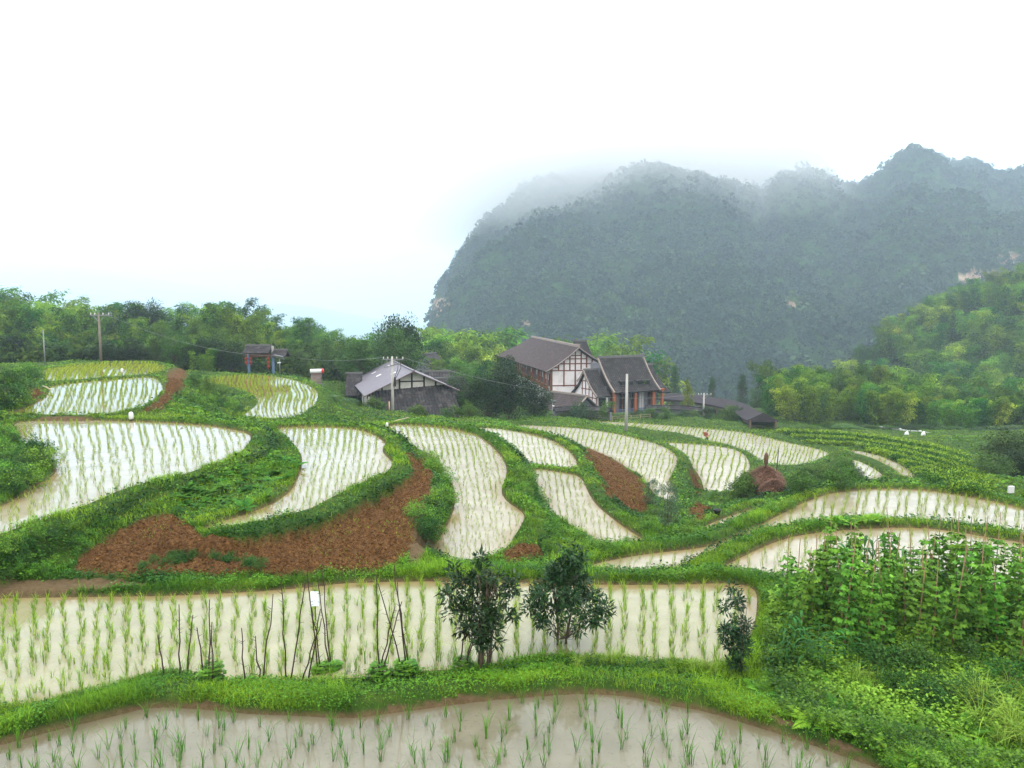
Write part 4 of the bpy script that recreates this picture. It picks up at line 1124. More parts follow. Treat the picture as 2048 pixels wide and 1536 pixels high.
# ferns
def fern_mesh(seed, L0, nf, lo, hi, droop=1.2):
    rg = np.random.default_rng(seed); A = Acc()
    C = []; D = []; Ls = []; cc = []; Nn = []
    for f in range(nf):
        a = 2 * PI * f / nf + rg.normal(0, .3); L_ = L0 * rg.uniform(.7, 1.15); ang = rg.uniform(.75, 1.25); tone = rg.random()
        base = np.array(lo) * (1 - tone) + np.array(hi) * tone
        p = np.zeros(3); n = 26; h = np.array([math.cos(a), math.sin(a), 0]); s = np.array([-math.sin(a), math.cos(a), 0])
        prev = p
        for i in range(n):
            t = i / n
            ang -= droop / n
            d = h * math.cos(ang) + np.array([0, 0, math.sin(ang)])
            p = p + d * L_ / n
            nn = np.cross(d, s); nn = nn if nn[2] > 0 else -nn
            if i > 2:
                pl = L_ * .36 * math.sin(min(1, (t - .08) * 4) * PI / 2) * (1 - t) ** .8 + .01
                for sg in (-1, 1):
                    for u in (0, 1):
                        C.append(p + d * u * L_ / n * .5); D.append(sg * s + d * .5 + np.array([0, 0, -.15])); Ls.append(pl * rg.uniform(.85, 1.1)); cc.append(base * rg.uniform(.85, 1.15)); Nn.append(nn)
    C, D, Ls, cc, Nn = map(np.array, (C, D, Ls, cc, Nn))
    V, Q, cl = leaves(C, D, Nn, Ls, np.maximum(Ls * .15, .007), cc, 0)
    return mesh_np('fern', V, quads=Q, col=cl, mat=LEAF)
FB = [fern_mesh(740 + i, .62, 8, (.06, .19, .012), (.20, .40, .025)) for i in range(3)]
FD = [fern_mesh(750 + i, .6, 9, (.02, .09, .008), (.08, .24, .018)) for i in range(3)]
TG = []
for i in range(3):
    rg = np.random.default_rng(760 + i); n = 60; A = Acc()
    t = rg.random((n, 1)); c = np.array((.09, .20, .015)) * (1 - t) + np.array((.30, .42, .06)) * t
    A.add(*blades(np.stack([rg.normal(0, .05, n), rg.normal(0, .05, n), np.zeros(n)], 1), rg.uniform(0, 2 * PI, n), rg.uniform(.05, .6, n), rg.uniform(.5, 1.0, n), rg.uniform(.008, .014, n), rg.uniform(.5, 1.4, n), c))
    TG.append(A.mesh('grass_clump', GRASS))
def scatter_px(n, poly, fn, seed):
    rg = random.Random(seed); xs = [p[0] for p in poly]; ys = [p[1] for p in poly]; c = 0; tries = 0
    while c < n and tries < n * 30:
        tries += 1
        px, py = rg.uniform(min(xs), max(xs)), rg.uniform(min(ys), max(ys))
        if not in_px(np.array([px]), np.array([py]), poly)[0]: continue
        x, y, z = gp(px, py)
        if float(lookup(dwet, np.array([x]), np.array([y]))[0]) < .12: continue
        fn(px, x, y, z, rg); c += 1
def mk(name, meshes, label, cat, group, smin, smax, sink=.03):
    def f(px, x, y, z, rg):
        o = link(name, rg.choice(meshes)); s = rg.uniform(smin, smax); o.scale = (s, s, s * rg.uniform(.85, 1.15)); o.location = (x, y, z - sink); o.rotation_euler = (rg.gauss(0, .1), rg.gauss(0, .1), rg.uniform(0, 6.28))
        tag(o, label, cat, group)
    return f
CORNER = [(1500,1375),(1620,1360),(1760,1345),(2080,1350),(2080,1560),(1800,1545),(1700,1480),(1560,1430)]
scatter_px(100, CORNER, mk('fern', FB, 'bright green fern in the undergrowth at the lower right corner', 'fern', 'bright ferns in the lower right corner', .4, .75), 1)
scatter_px(16, [(1860,1390),(2080,1390),(2080,1530),(1950,1500)], mk('grass_clump', TG, 'yellow green tuft of long arching grass in the lower right corner', 'grass clump', 'long arching grass in the lower right corner', .6, 1.0), 2)
scatter_px(10, [(1690,1330),(1850,1330),(1850,1420),(1690,1400)], mk('grass_clump', TG, 'long grass tuft below the bean poles', 'grass clump', 'long grass below the bean poles', .5, .8), 22)
scatter_px(22, [(1080,1310),(1500,1320),(1500,1370),(1100,1345)], mk('grass_clump', TG, 'tuft of tall grass on the near bank beside the small trees', 'grass clump', 'tall grass tufts on the near bank', .3, .5), 23)
def mkbush(M_, label, group, smin, smax):
    w = any(q in label for q in ('weed', 'plant'))
    def f(px, x, y, z, rg):
        s = rg.uniform(smin, smax); tree('weed_clump' if w else 'shrub', rg.choice(M_), x, y, (s * rg.uniform(.9, 1.4), s * rg.uniform(.9, 1.4), s), label, 'weed' if w else 'shrub', group, z=z, sink=.08)
    return f
SB = [tree_mesh(770 + i, 1, .6, 'round', 1100, .085, .55, lo=(.02, .07, .012), hi=(.16, .34, .025), clusters=22, trunk_h=0, trunk_r=.02, stems=3, csize=.4) for i in range(3)]
SD_ = [tree_mesh(775 + i, 1, .6, 'round', 1100, .09, .5, lo=(.014, .055, .008), hi=(.05, .14, .018), clusters=22, trunk_h=0, trunk_r=.02, stems=3, csize=.4) for i in range(2)]
scatter_px(24, [(1700,1335),(1960,1330),(2080,1350),(2080,1440),(1880,1440),(1760,1400)], mkbush(SD_, 'dark leafy shrub in front of the bean poles', 'dark shrubs before the beans', .4, .75), 3)
scatter_px(60, CORNER, mkbush(SB, 'green leafy weed bush in the lower right corner', 'weed bushes in the lower right corner', .2, .4), 4)
scatter_px(16, [(1540,1225),(1640,1260),(1700,1330),(1560,1370),(1510,1290)], mkbush(SB, 'low green plant at the left edge of the vegetable garden', 'low plants at the garden edge', .25, .5), 5)
scatter_px(64, [(345,985),(420,955),(500,925),(560,905),(602,920),(600,955),(575,990),(500,1030),(400,1020),(350,1005)], mk('fern', FD, 'dark green fern on the bank curving below the big left paddy', 'fern', 'ferns on the curved left bank', .6, .95), 6)
scatter_px(22, [(340,985),(480,930),(560,895),(600,910),(560,935),(420,985)], mk('fern', FB, 'lighter fern along the top of the curved left bank', 'fern', 'light ferns on the curved left bank', .4, .65), 7)
scatter_px(26, [(0,1090),(120,1065),(300,1005),(380,1000),(400,1045),(300,1030),(180,1080),(120,1150),(0,1155)], mkbush(SD_ + SB, 'dark weed bush on the steep bank at the left edge', 'weed bushes on the steep left bank', .28, .5), 8)
scatter_px(26, [(0,860),(40,880),(90,910),(112,940),(60,975),(0,1010)], mkbush(SD_ + SB, 'bush on the mound at the left edge beside the big paddy', 'bushes on the left mound', .5, 1.0), 9)
scatter_px(26, [(0,700),(30,705),(60,740),(85,770),(90,790),(40,815),(0,828)], mkbush(SB + SD_, 'bush on the upper mound at the left edge', 'bushes on the upper left mound', .9, 1.6), 10)
scatter_px(14, [(835,1030),(862,1010),(905,960),(908,985),(880,1060),(850,1095),(835,1090)], mkbush(SB + SD_, 'upright leafy shrub between the ploughed red field and the long paddy', 'shrubs beside the ploughed field', .55, .95), 11)
scatter_px(12, [(850,890),(880,930),(905,965),(890,975),(860,935),(840,900)], mkbush(SB, 'shrub on the bank at the top of the ploughed red field', 'shrubs at the top of the ploughed field', .5, .8), 12)
scatter_px(14, [(1030,930),(1055,935),(1080,985),(1095,1020),(1070,1020),(1045,985)], mkbush(SD_ + SB, 'dark bush on the bank between the two middle paddies', 'bushes between the middle paddies', .5, .8), 13)
scatter_px(16, [(1090,1035),(1160,1070),(1200,1095),(1130,1120),(1085,1100)], mkbush(SB, 'low vegetable plant in the green patch above the dark tree', 'plants in the small green patch', .3, .5), 14)
scatter_px(16, [(1560,975),(1600,955),(1650,940),(1700,935),(1735,965),(1700,978),(1600,990)], mkbush([BUSH[0], BUSH[2], DBUSH[0]], 'round bush in the hedge right of the haystacks', 'hedge bushes right of the haystacks', .5, .8), 15)
scatter_px(6, [(1480,975),(1510,965),(1525,990),(1500,1010),(1480,1005)], mkbush([BUSH[0], BUSH[1]], 'green bush at the left foot of the haystacks', 'bushes left of the haystacks', .7, 1.0), 16)
scatter_px(30, [(1290,1000),(1400,1040),(1540,1040),(1600,1005),(1700,978),(1600,1000),(1400,1070),(1290,1080),(1180,1130),(1170,1110),(1290,1070)], mkbush(SB, 'bright leafy weed bush on the bank above the lower right paddies', 'weed bushes on the right banks', .3, .6), 17)
scatter_px(12, [(1640,1045),(1760,1035),(1760,1046),(1640,1050)], mk('fern', FB, 'light green plant leaning over the upper right paddy edge', 'fern', 'light plants at the upper right paddy edge', .6, 1.0), 18)
scatter_px(24, [(370,765),(430,775),(500,800),(490,830),(380,826),(330,826),(350,800)], mkbush(SB + SD_, 'weed bush on the rough grass between the two ochre paddies', 'weed bushes between the ochre paddies', .5, 1.0), 19)
# thin willow-like saplings
WIL = tree_mesh(790, 3, .9, 'column', 2600, .14, .25, lo=(.04, .10, .04), hi=(.12, .20, .10), clusters=60, trunk_h=.12, trunk_r=.05, stems=5, csize=.2)
for px, pyb, pyt, hw, lab in ((1300,1010,955,18,'small pale sapling leaning over the bare red slope'), (1332,1055,958,26,'larger pale grey green sapling before the rippled paddy'), (1345,1050,985,18,'thin pale sapling at the right of the larger grey green one')):
    x, y, z = gp(px, pyb); h = at(px, pyt, y).z - z; w_ = hw / F * y / .9
    tree('sapling', WIL, x, y, (w_, w_, h / 3), lab, 'tree', z=z)
# ground cover of the garden and the corner
mask = np.zeros_like(ZG)
for P in ([(1540,1200),(1600,1175),(2120,1160),(2150,1600),(1800,1560),(1700,1490),(1560,1430),(1520,1340)],): mask[in_px(PXG, PYG, P)] = 1
A = Acc()
def addl(r): A.add(r[0], r[1], None, r[2])
addl(weed_patch(60000, mask * (dwet > .15) * (RG < 24), .6, (.05, .11), .3, 31, (.015, .06, .006), (.16, .34, .025)))
tag(link('ground_cover', A.mesh('ground_cover', LEAF)), 'tangle of green leaves covering the garden floor', kind='stuff')

# shrubs round the houses, and the ragged edge in front of the inns
scatter = [(612,835,792,22,0),(640,838,800,18,1),(660,836,790,20,2),(745,838,790,20,1),(762,838,800,14,0),(832,838,806,16,2),(846,838,812,12,1),(893,838,812,14,2),(915,838,806,16,0),(940,838,800,16,1)]
for i, (px, pb, pt, hw, v) in enumerate(scatter):
    Y = 72 if px < 700 else 80
    p = at(px, pb, Y); z = gz(p.x, Y); h = at(px, pt, Y).z - z
    tree('shrub', BUSH[v], p.x, Y, (hw / F * Y / 1.1, hw / F * Y / 1.1, h / 2), 'loose green shrub growing in front of the farmhouse lean-to' if px > 700 else 'green shrub at the right corner of the middle ochre paddy', 'shrub', 'shrubs before the farmhouse' if px > 700 else 'shrubs by the middle ochre paddy', z=z)
rg = random.Random(5)
for i in range(46):
    px = 1000 + i * 11.8 + rg.uniform(-5, 5)
    Y = 122 + rg.uniform(-3, 5) if px > 1100 else 112 + rg.uniform(-3, 5)
    if 1500 < px: Y = 118 + rg.uniform(0, 8)
    top = 836 - rg.uniform(0, 24) * (1.4 if px > 1400 or px < 1120 else 1)
    p = at(px, 800, Y); z = gz(p.x, Y); h = max(.5, at(px, top, Y).z - z); w_ = rg.uniform(.7, 1.5)
    tree('shrub', rg.choice(BUSH + DBUSH), p.x, Y, (w_, w_, h / 2), 'garden shrub in the ragged hedge between the inns and the far paddy', 'shrub', 'shrubs between the inns and the far paddy', z=z)
for px, pb, pt, hw, lab in ((1160,830,795,20,'dark rounded tree before the small outhouse'),(1215,832,800,18,'fluffy green shrub left of the porch steps'),(1330,838,812,16,'green shrub before the tile capped wall'),(1180,838,815,16,'low dark shrub below the garden wall')):
    Y = 119; p = at(px, pb, Y); z = gz(p.x, Y); h = at(px, pt, Y).z - z
    tree('shrub', DBUSH[1] if 'dark' in lab else BUSH[3], p.x, Y, (hw / F * Y / 1.05, hw / F * Y / 1.05, h / 2), lab, 'shrub', z=z)
# leafy scrub at the foot of the bamboo row and the terrace edge
for i in range(36):
    px = 1530 + i * 15 + rg.uniform(-6, 6); Y = 113 + rg.uniform(-3, 6)
    top = 846 + rg.uniform(-6, 10) + (px - 1530) * .02
    p = at(px, 800, Y); z = gz(p.x, Y); h = max(.8, at(px, top, Y).z - z); w_ = rg.uniform(1.2, 2.2)
    tree('shrub', rg.choice(BUSH + DBUSH), p.x, Y, (w_, w_, h / 2), 'scrubby bush at the foot of the right bamboo row', 'shrub', 'scrub below the right bamboo row', z=z)
# hydrangea
HYD = tree_mesh(800, 2, 1.3, 'round', 3000, .14, .6, lo=(.012, .045, .01), hi=(.05, .12, .02), clusters=30, trunk_h=0, trunk_r=.03, stems=3)
Y = 76; p = at(686, 838, Y); z = gz(p.x, Y)
hy = tree('hydrangea_bush', HYD, p.x, Y, (1.25, 1.25, (at(686, 806, Y).z - z) / 2), 'hydrangea bush with clusters of blue flowers left of the farmhouse', 'flowering bush', z=z)
A = Acc(); r2 = np.random.default_rng(9)
for k in range(30):
    a = r2.uniform(-2.6, -.5); el_ = r2.uniform(.1, 1.1); c = np.array([1.25 * math.cos(a) * math.cos(el_), 1.25 * math.sin(a) * math.cos(el_), .5 + 1.2 * math.sin(el_)])
    n = 40; off = unit(r2.normal(size=(n, 3))) * .15
    V, Q = quadleaves(c + off, np.full(n, .09), r2); A.add(V, Q, None, np.tile(np.array((.16, .20, .55)) * r2.uniform(.7, 1.5), (len(V), 1)))
fo = link('flowers', A.mesh('flowers', LEAF), hy)

scatter_px(20, [(235,1140),(300,1118),(400,1108),(500,1120),(600,1142),(500,1135),(400,1124),(300,1134)], mkbush(SD_, 'small dark weed bush added over the shaded face of the little step at the front of the ploughed field', 'weed bushes on the step of the ploughed field', .18, .34), 31)  # dark bushes added to stand for the shade on the step's face
# ---------------------------------------------------------------- buildings
def tilemat(name, rgb, rgb2, scale=7):
    m = solid(name, rgb, rough=.85, noise=.55, scale=scale, bump=.5, spec=.15, wear=rgb2, wscale=1.2)
    return m
TILE = tilemat('grey_tile', (.034, .030, .030), (.085, .072, .066))
TILEB = tilemat('brown_grey_tile', (.056, .041, .041), (.095, .075, .068), 5)
TILED = tilemat('old_dark_tile', (.035, .032, .034), (.11, .098, .09), 9)
SHEET = solid('grey_metal_sheet', (.125, .112, .13), rough=.6, noise=.12, scale=2, spec=.35, wear=(.15, .135, .15), wscale=.6)
PLAST = solid('white_plaster', (.80, .75, .74), rough=.9, noise=.08, scale=1.5, spec=.1, wear=(.60, .55, .52), wscale=.5)
PLASTO = solid('old_plaster', (.52, .50, .46), rough=.9, noise=.18, scale=1.8, spec=.1, wear=(.36, .34, .30), wscale=.8)
TIMB = solid('red_brown_timber', (.17, .055, .025), rough=.7, noise=.25, scale=4)
ORAN = solid('orange_timber', (.30, .085, .028), rough=.6, noise=.2, scale=3)
DTIM = solid('dark_timber', (.022, .016, .014), rough=.8, noise=.3, scale=5)
GREYW = solid('grey_render', (.17, .17, .19), rough=.9, noise=.25, scale=2.5, wear=(.10, .10, .11))
RIDGE = solid('ridge_tile', (.11, .105, .10), rough=.85, noise=.4, scale=9, bump=.4)
EDGE = solid('pale_verge', (.26, .21, .18), rough=.85, noise=.3, scale=4)
GLASS = solid('dark_glass', (.015, .017, .02), rough=.12, noise=.2, scale=1, spec=.6)
CURT = solid('pale_curtain', (.55, .55, .55), rough=.9, noise=.15, scale=6)
STONE = solid('pale_stone', (.36, .34, .31), rough=.9, noise=.25, scale=5, bump=.3)
CONC = solid('concrete', (.36, .34, .31), rough=.85, noise=.15, scale=6, bump=.1)

def roof_slope(mb, A, B_, C_, D_, cols, rows=8, sag=0.0, amp=.05, thick=.12, course=.02):
    "A,B eave left/right, D,C ridge left/right; corrugated tile surface with a concave sag and a soffit"
    A, B_, C_, D_ = map(Vector, (A, B_, C_, D_))
    nrm = (B_ - A).cross(D_ - A).normalized()
    if nrm.z < 0: nrm = -nrm
    P = []; R2 = []
    prof = (0, .8, 1, .8)
    for i in range(rows + 1):
        for rep in ((0,) if i == rows else (0, 1)):
            t = (i + (.98 if rep else 0)) / rows
            row = []
            for j in range(cols * 4 + 1):
                s = j / (cols * 4)
                p = (A.lerp(B_, s)).lerp(D_.lerp(C_, s), t)
                p = p + Vector((0, 0, -sag * math.sin(t * PI)))
                p = p + nrm * (amp * prof[j % 4] + (course if rep == 0 else 0))
                row.append(p)
            P.append(row)
    mb.grid(P, smooth=False)
    for i in range(rows + 1):
        t = i / rows
        R2.append([(A.lerp(B_, s)).lerp(D_.lerp(C_, s), t) + Vector((0, 0, -sag * math.sin(t * PI))) - nrm * thick for s in (0, 1)])
    mb.grid([r[::-1] for r in R2], smooth=False)
    k = rows
    for s_, jj in ((0, 0), (1, cols * 4)):
        top = [P[2 * i][jj] if i < k else P[-1][jj] for i in range(k + 1)]; bot = [R2[i][s_] for i in range(k + 1)]
        mb.grid([top, bot] if s_ else [bot, top], smooth=False)
    mb.grid([P[0], [R2[0][0].lerp(R2[0][1], j / (cols * 4)) for j in range(cols * 4 + 1)]][::-1], smooth=False)

def house(name, loc, rz, label, cat='building'):
    return empty(name, loc, rz, label, cat)

# ---- grey sheet-roofed farmhouse (gable towards the viewer, lean-to of old tiles in front)
Y0 = 88.0
apex = at(825, 741, Y0); gzf = CAMZ - 14.6
H = house('farmhouse', (apex.x, apex.y, gzf), math.radians(16.5), 'farmhouse with smooth grey sheet roof and dark old tile lean-to below a white gable', 'house')
za = apex.z - gzf; L_ = 19.0; el, er = -5.75, 5.5; zl, zr_ = za - 2.75, za - 2.45
mb = MB()   # roof sheet, two slopes, slightly ribbed
roof_slope(mb, (el, L_, zl), (el, -.9, zl), (0, -.9, za), (0, L_, za), 44, 1, 0, .03, .10, 0)
roof_slope(mb, (er, -.9, zr_), (er, L_, zr_), (0, L_, za), (0, -.9, za), 44, 1, 0, .03, .10, 0)
rf = mb.build('roof', SHEET, H)
mb = MB(); mb.bar((0, -.95, za + .06), (0, L_ + .05, za + .06), .3, .1); mb.build('ridge_cap', SHEET, rf)
for x, y, l in ((-2.9, 9, 1.0), (-1.6, 4.5, 1.0), (-1.2, 13.5, .9), (-3.0, 14, .6)):
    z = za - (za - zl) * (x / el); sl = (za - zl) / abs(el); mb = MB()
    mb.add([(x - .3, y, z - .3 * sl + .09), (x + .3, y, z + .3 * sl + .09), (x + .3, y + l, z + .3 * sl + .09), (x - .3, y + l, z - .3 * sl + .09)], [(0, 1, 2, 3)])
    mb.build('skylight', CURT, rf)
mb = MB()   # barge boards
for (x, z) in ((el, zl), (er, zr_)):
    mb.bar((x * 1.02, -.95, z - .10), (0, -.95, za - .06), .07, .24, up=(0, 1, 0))
mb.build('bargeboard', solid('brown_board', (.10, .06, .05), noise=.3), H)
mb = MB()
wl, wr = -4.95, 4.8
mb.prism([(wl, 0), (wr, 0), (wr, za - 2.45 * 4.8 / 5.5 - .15), (0, za - .15), (wl, za - 2.75 * 4.95 / 5.75 - .15)], 0, .25)
mb.box(wl, wl + .2, .25, L_ - 1, 0, zl + .12)
mb.box(wr - .2, wr, .25, L_ - 1, 0, zr_ + .1)
mb.box(wl, wr, L_ - 1, L_ - .8, 0, zl)
mb.build('wall', PLASTO, H)
mb = MB()   # timber frame of the gable
def zg(x): return za - .16 - (2.75 / 5.75 if x < 0 else 2.45 / 5.5) * abs(x)
for x in (-3.6, -1.55, -.1, 1.35, 2.75): mb.box(x - .1, x + .1, -.06, 0, zl - .6, zg(x))
mb.box(-1.55, 1.35, -.05, 0, za - 1.35, za - 1.2)
mb.box(-4.9, 4.7, -.05, 0, zl - .75, zl - .6)
for y in (.3, 3.0, 8, 13, 17): mb.box(wl - .07, wl, y - .12, y + .12, 0, zl + .1)
mb.box(wl - .06, wl, .3, 17, zl - 2.6, zl - 2.4)
mb.build('timber_frame', DTIM, H)
mb = MB(); mb.box(wl - .05, wl, 3.2, 12, .2, zl - 2.65); mb.build('dark_opening', DTIM, H)
mb = MB()   # lean-to
zt = at(825, 775, 88).z - gzf
roof_slope(mb, (-4.6, -4.4, .8), (5.9, -4.4, .2), (4.6, -.02, zt + .25), (-4.8, -.02, zt - .35), 26, 14, .12, .07, .12, .035)
mb.build('lean_to_roof', TILED, H)
mb = MB(); mb.box(-4.7, 4.9, -3.2, -.3, 0, .5); mb.box(-4.6, -4.4, -4.0, -.1, 0, 1.0); mb.build('lean_to_wall', PLASTO, H)
mb = MB(); mb.box(-5.3, -5.1, -.9, -.7, 0, zl - .1); mb.box(-5.5, -5.15, -.7, -.05, 0, zl - .4); mb.build('corner_post', PLASTO, H)
# older tiled sheds behind it
def shed(px, py, Y, w_, d_, drop, rz, label, wallh=3.4, mat=TILED, wall=PLASTO, frame=DTIM):
    p = at(px, py, Y); z0 = gz(p.x, p.y) - .5
    h = house('tiled_shed', (p.x, p.y, z0), rz, label, 'house')
    zz_ = p.z - z0
    mb = MB()
    roof_slope(mb, (-w_, -d_, zz_ - drop), (w_, -d_, zz_ - drop), (w_, 0, zz_), (-w_, 0, zz_), int(w_ * 5), 8, .1, .06, .1, .03)
    roof_slope(mb, (w_, d_, zz_ - drop), (-w_, d_, zz_ - drop), (-w_, 0, zz_), (w_, 0, zz_), int(w_ * 5), 8, .1, .06, .1, .03)
    r = mb.build('roof', mat, h)
    mb = MB(); mb.bar((-w_ - .1, 0, zz_ + .12), (w_ + .1, 0, zz_ + .12), .3, .25); mb.build('ridge', RIDGE, r)
    mb = MB(); mb.box(-w_ + .5, w_ - .5, -d_ + .6, d_ - .6, 0, zz_ - drop + .1)
    for s_ in (-1, 1): mb.add([(s_ * (w_ - .5), -d_ + .6, zz_ - drop + .1), (s_ * (w_ - .5), d_ - .6, zz_ - drop + .1), (s_ * (w_ - .5), 0, zz_ - .25)], [(0, 1, 2)])
    mb.build('wall', wall, h)
    mb = MB()
    for x in (-w_ + .5, 0, w_ - .5): mb.box(x - .08, x + .08, -d_ + .52, -d_ + .6, 0, zz_ - drop)
    mb.build('timber_frame', frame, h)
    return h
shed(708, 748, 99, 1.0, 2.6, 2.6, math.radians(8), 'old tiled shed with near black walls at the rear corner of the farmhouse', wall=DTIM)
shed(880, 744, 108, 2.2, 2.2, 1.4, math.radians(12), 'dark tiled roof peeping over the right slope of the farmhouse', wall=DTIM)
shed(900, 757, 99, 2.3, 2.6, 2.2, math.radians(35), 'sunken dark tiled roof between the farmhouse and the leafy trees', wall=DTIM)
shed(858, 708, 150, 2.5, 2.5, 2, math.radians(60), 'grey roofed house almost hidden in the trees high behind the farmhouse', wall=GREYW)

# ---- the white gabled inn
Y1 = 140.0
apex = at(1155, 694, Y1); g1 = CAMZ - 20.5
I1 = house('gabled_inn', (apex.x, apex.y, g1), math.radians(8.3), 'large white plastered inn with red brown timber gable and long brownish tiled roof', 'building')
za = apex.z - g1; L_ = 50.0; el, er = -6.3, 5.6; zl = za - 4.45; zr_ = za - 3.2
mb = MB()
roof_slope(mb, (el - 3.0, L_ + 1, zl), (el, -1.3, zl), (0, -1.3, za), (0, L_, za), 105, 16, .35, .12, .2, .03)
roof_slope(mb, (er, -1.3, zr_), (er, L_, zr_), (0, L_, za), (0, -1.3, za), 105, 10, .25, .12, .2, .03)
rf = mb.build('roof', TILEB, I1)
mb = MB(); mb.bar((0, -1.4, za + .2), (0, L_, za + .2), .4, .45); mb.bar((0, -1.5, za + .5), (0, .6, za + .42), .3, .25); mb.build('ridge', EDGE, rf)
mb = MB()
for sgn, ex, ez in ((-1, el, zl), (1, er, zr_)):
    pts = [Vector((ex * (1 - t), -1.33, ez + (za - ez) * t - .3 * math.sin(t * PI) - .05)) for t in np.linspace(0, 1, 9)]
    for a, b_ in zip(pts[:-1], pts[1:]): mb.bar(a, b_, .12, .4, up=(0, 1, 0))
mb.build('bargeboard', EDGE, I1)
wl, wr = -4.85, 5.2
def zg(x): return (za - 4.45 * abs(x) / 6.3 if x < 0 else za - 3.2 * abs(x) / 5.6) - .45 - .3 * math.sin(abs(x) / 6 * PI)
mb = MB()
xs = list(np.linspace(wl, wr, 15))
mb.prism([(wl, 0), (wr, 0)] + [(x, zg(x)) for x in xs[::-1]], 0, .3)
mb.box(wr - .3, wr, .3, L_ - 1, 0, zr_)
mb.box(-3.3, -3.1, .3, L_ - 1, 0, zl + .8)       # set-back wall behind the veranda
mb.box(wl, -3.3, .3, L_ - 1, 0, zl - 4.6)       # ground storey below the veranda
mb.build('wall', PLAST, I1)
zf = zl - 2.75     # veranda floor... rail top sits 1 m above
px2m = Y1 / F
mb = MB()
W_ = .16
def zpx(y): return at(1155, y, Y1).z - g1
xg = lambda zx: (zx / 5.689 + 1000 - 1155) * px2m / math.cos(math.radians(8.3)) * 1.0
zz_ = lambda zy: at(1155, zy / 5.689 + 660, Y1).z - g1
cols_ = [(583, 830, None), (665, 465, None), (728, 640, None), (795, 455, None), (858, 680, None), (925, 450, None), (988, 430, None), (1052, 425, None)]
for zx, zb_, _ in cols_:
    x = xg(zx); 
    if x > wr - .1: x = wr - .15
    wv = .13 if zx != 583 else .22
    mb.box(x - wv, x + wv, -.07, 0, max(0, zz_(zb_)), zg(x))
for zy, x0_, x1_ in ((460, 590, 990), (630, 590, 965), (383, 680, 1060), (328, 745, 985), (290, 805, 930), (425, 600, 665), (395, 1055, 1090)):
    a, b_ = xg(x0_), min(xg(x1_), wr - .1)
    mb.box(a, b_, -.06, 0, zz_(zy) - .1, zz_(zy) + .1)
mb.build('timber_frame', TIMB, I1)
# veranda
mb = MB(); mb.box(wl - .9, -3.3, .2, L_ - 2, zl - 4.0, zl - 3.75); mb.build('veranda_floor', PLAST, I1)
for k in range(14):
    y = .4 + k * 3.2
    mb = MB(); mb.box(-5.75, -5.5, y - .13, y + .13, zl - 3.75, zl + .35); mb.build('veranda_post', ORAN, I1)
mb = MB()
for z in (zl - 2.75, zl - 3.5): mb.box(-5.68, -5.58, .4, 42, z - .06, z + .06)
y = .6
while y < 42: mb.box(-5.66, -5.60, y - .03, y + .03, zl - 3.5, zl - 2.75); y += .35
mb.build('railing', ORAN, I1)
for k in range(7):
    y = 2.3 + k * 6.2
    mb = MB(); mb.box(-3.4, -3.3, y - .1, y + 1.3, zl - 3.75, zl - 1.3)
    wn = mb.build('door', GLASS, I1)
    mb = MB(); mb.box(-3.45, -3.4, y - .2, y - .1, zl - 3.75, zl - 1.2); mb.box(-3.45, -3.4, y + 1.3, y + 1.4, zl - 3.75, zl - 1.2); mb.build('frame', TIMB, wn)
mb = MB(); mb.box(-3.38, -3.3, .5, 48, zl - 3.75, zl - 2.7); mb.build('dado', GREYW, I1)
# red lanterns under the eave
LANT = solid('red_lantern', (.26, .035, .02), rough=.6, noise=.15, scale=4)
def lantern(x, y, z, r, parent=None, label=None):
    mb = MB(); mb.lathe([(.3 * r, z - r * .9), (.8 * r, z - .6 * r), (r, z), (.8 * r, z + .6 * r), (.3 * r, z + .9 * r)], 12, Matrix.Translation((x, y, 0)))
    mb.tube([(x, y, z + .9 * r), (x, y, z + 1.6 * r)], .03, 4); mb.tube([(x, y, z - .9 * r), (x, y, z - 1.7 * r)], .06, 4)
    o = mb.build('lantern', LANT, parent)
    if label: tag(o, label, 'lantern', 'red lanterns under the inn veranda')
    return o
for y in (4, 10.3):
    lantern(-5.2, y, zl - .45, .33, I1)

# ---- wing with its own ridge behind the inn
p = at(1145, 683, 152)
I2 = house('inn_wing', (p.x, p.y, CAMZ - 21), math.radians(6), 'tiled rear wing whose ridge shows just above the white gabled inn', 'building')
zz2 = p.z - (CAMZ - 21)
mb = MB()
roof_slope(mb, (.2, -5.0, zz2 - 4.4), (4.3, -5.0, zz2 - 4.4), (2.9, 0, zz2), (.2, 0, zz2), 14, 10, .4, .07, .15, .03)
roof_slope(mb, (4.3, 5.0, zz2 - 4.4), (.2, 5.0, zz2 - 4.4), (.2, 0, zz2), (2.9, 0, zz2), 20, 6, .4, .07, .15, .03)
r = mb.build('roof', TILE, I2)
mb = MB(); mb.bar((.2, 0, zz2 + .2), (3.0, 0, zz2 + .2), .35, .4); mb.build('ridge', RIDGE, r)
mb = MB(); mb.box(.4, 2.9, -3.9, 3.9, 0, zz2 - 3.9); mb.add([(2.9, -3.9, zz2 - 3.9), (2.9, 3.9, zz2 - 3.9), (2.6, 0, zz2 - .3)], [(0, 1, 2)]); mb.build('wall', PLAST, I2)

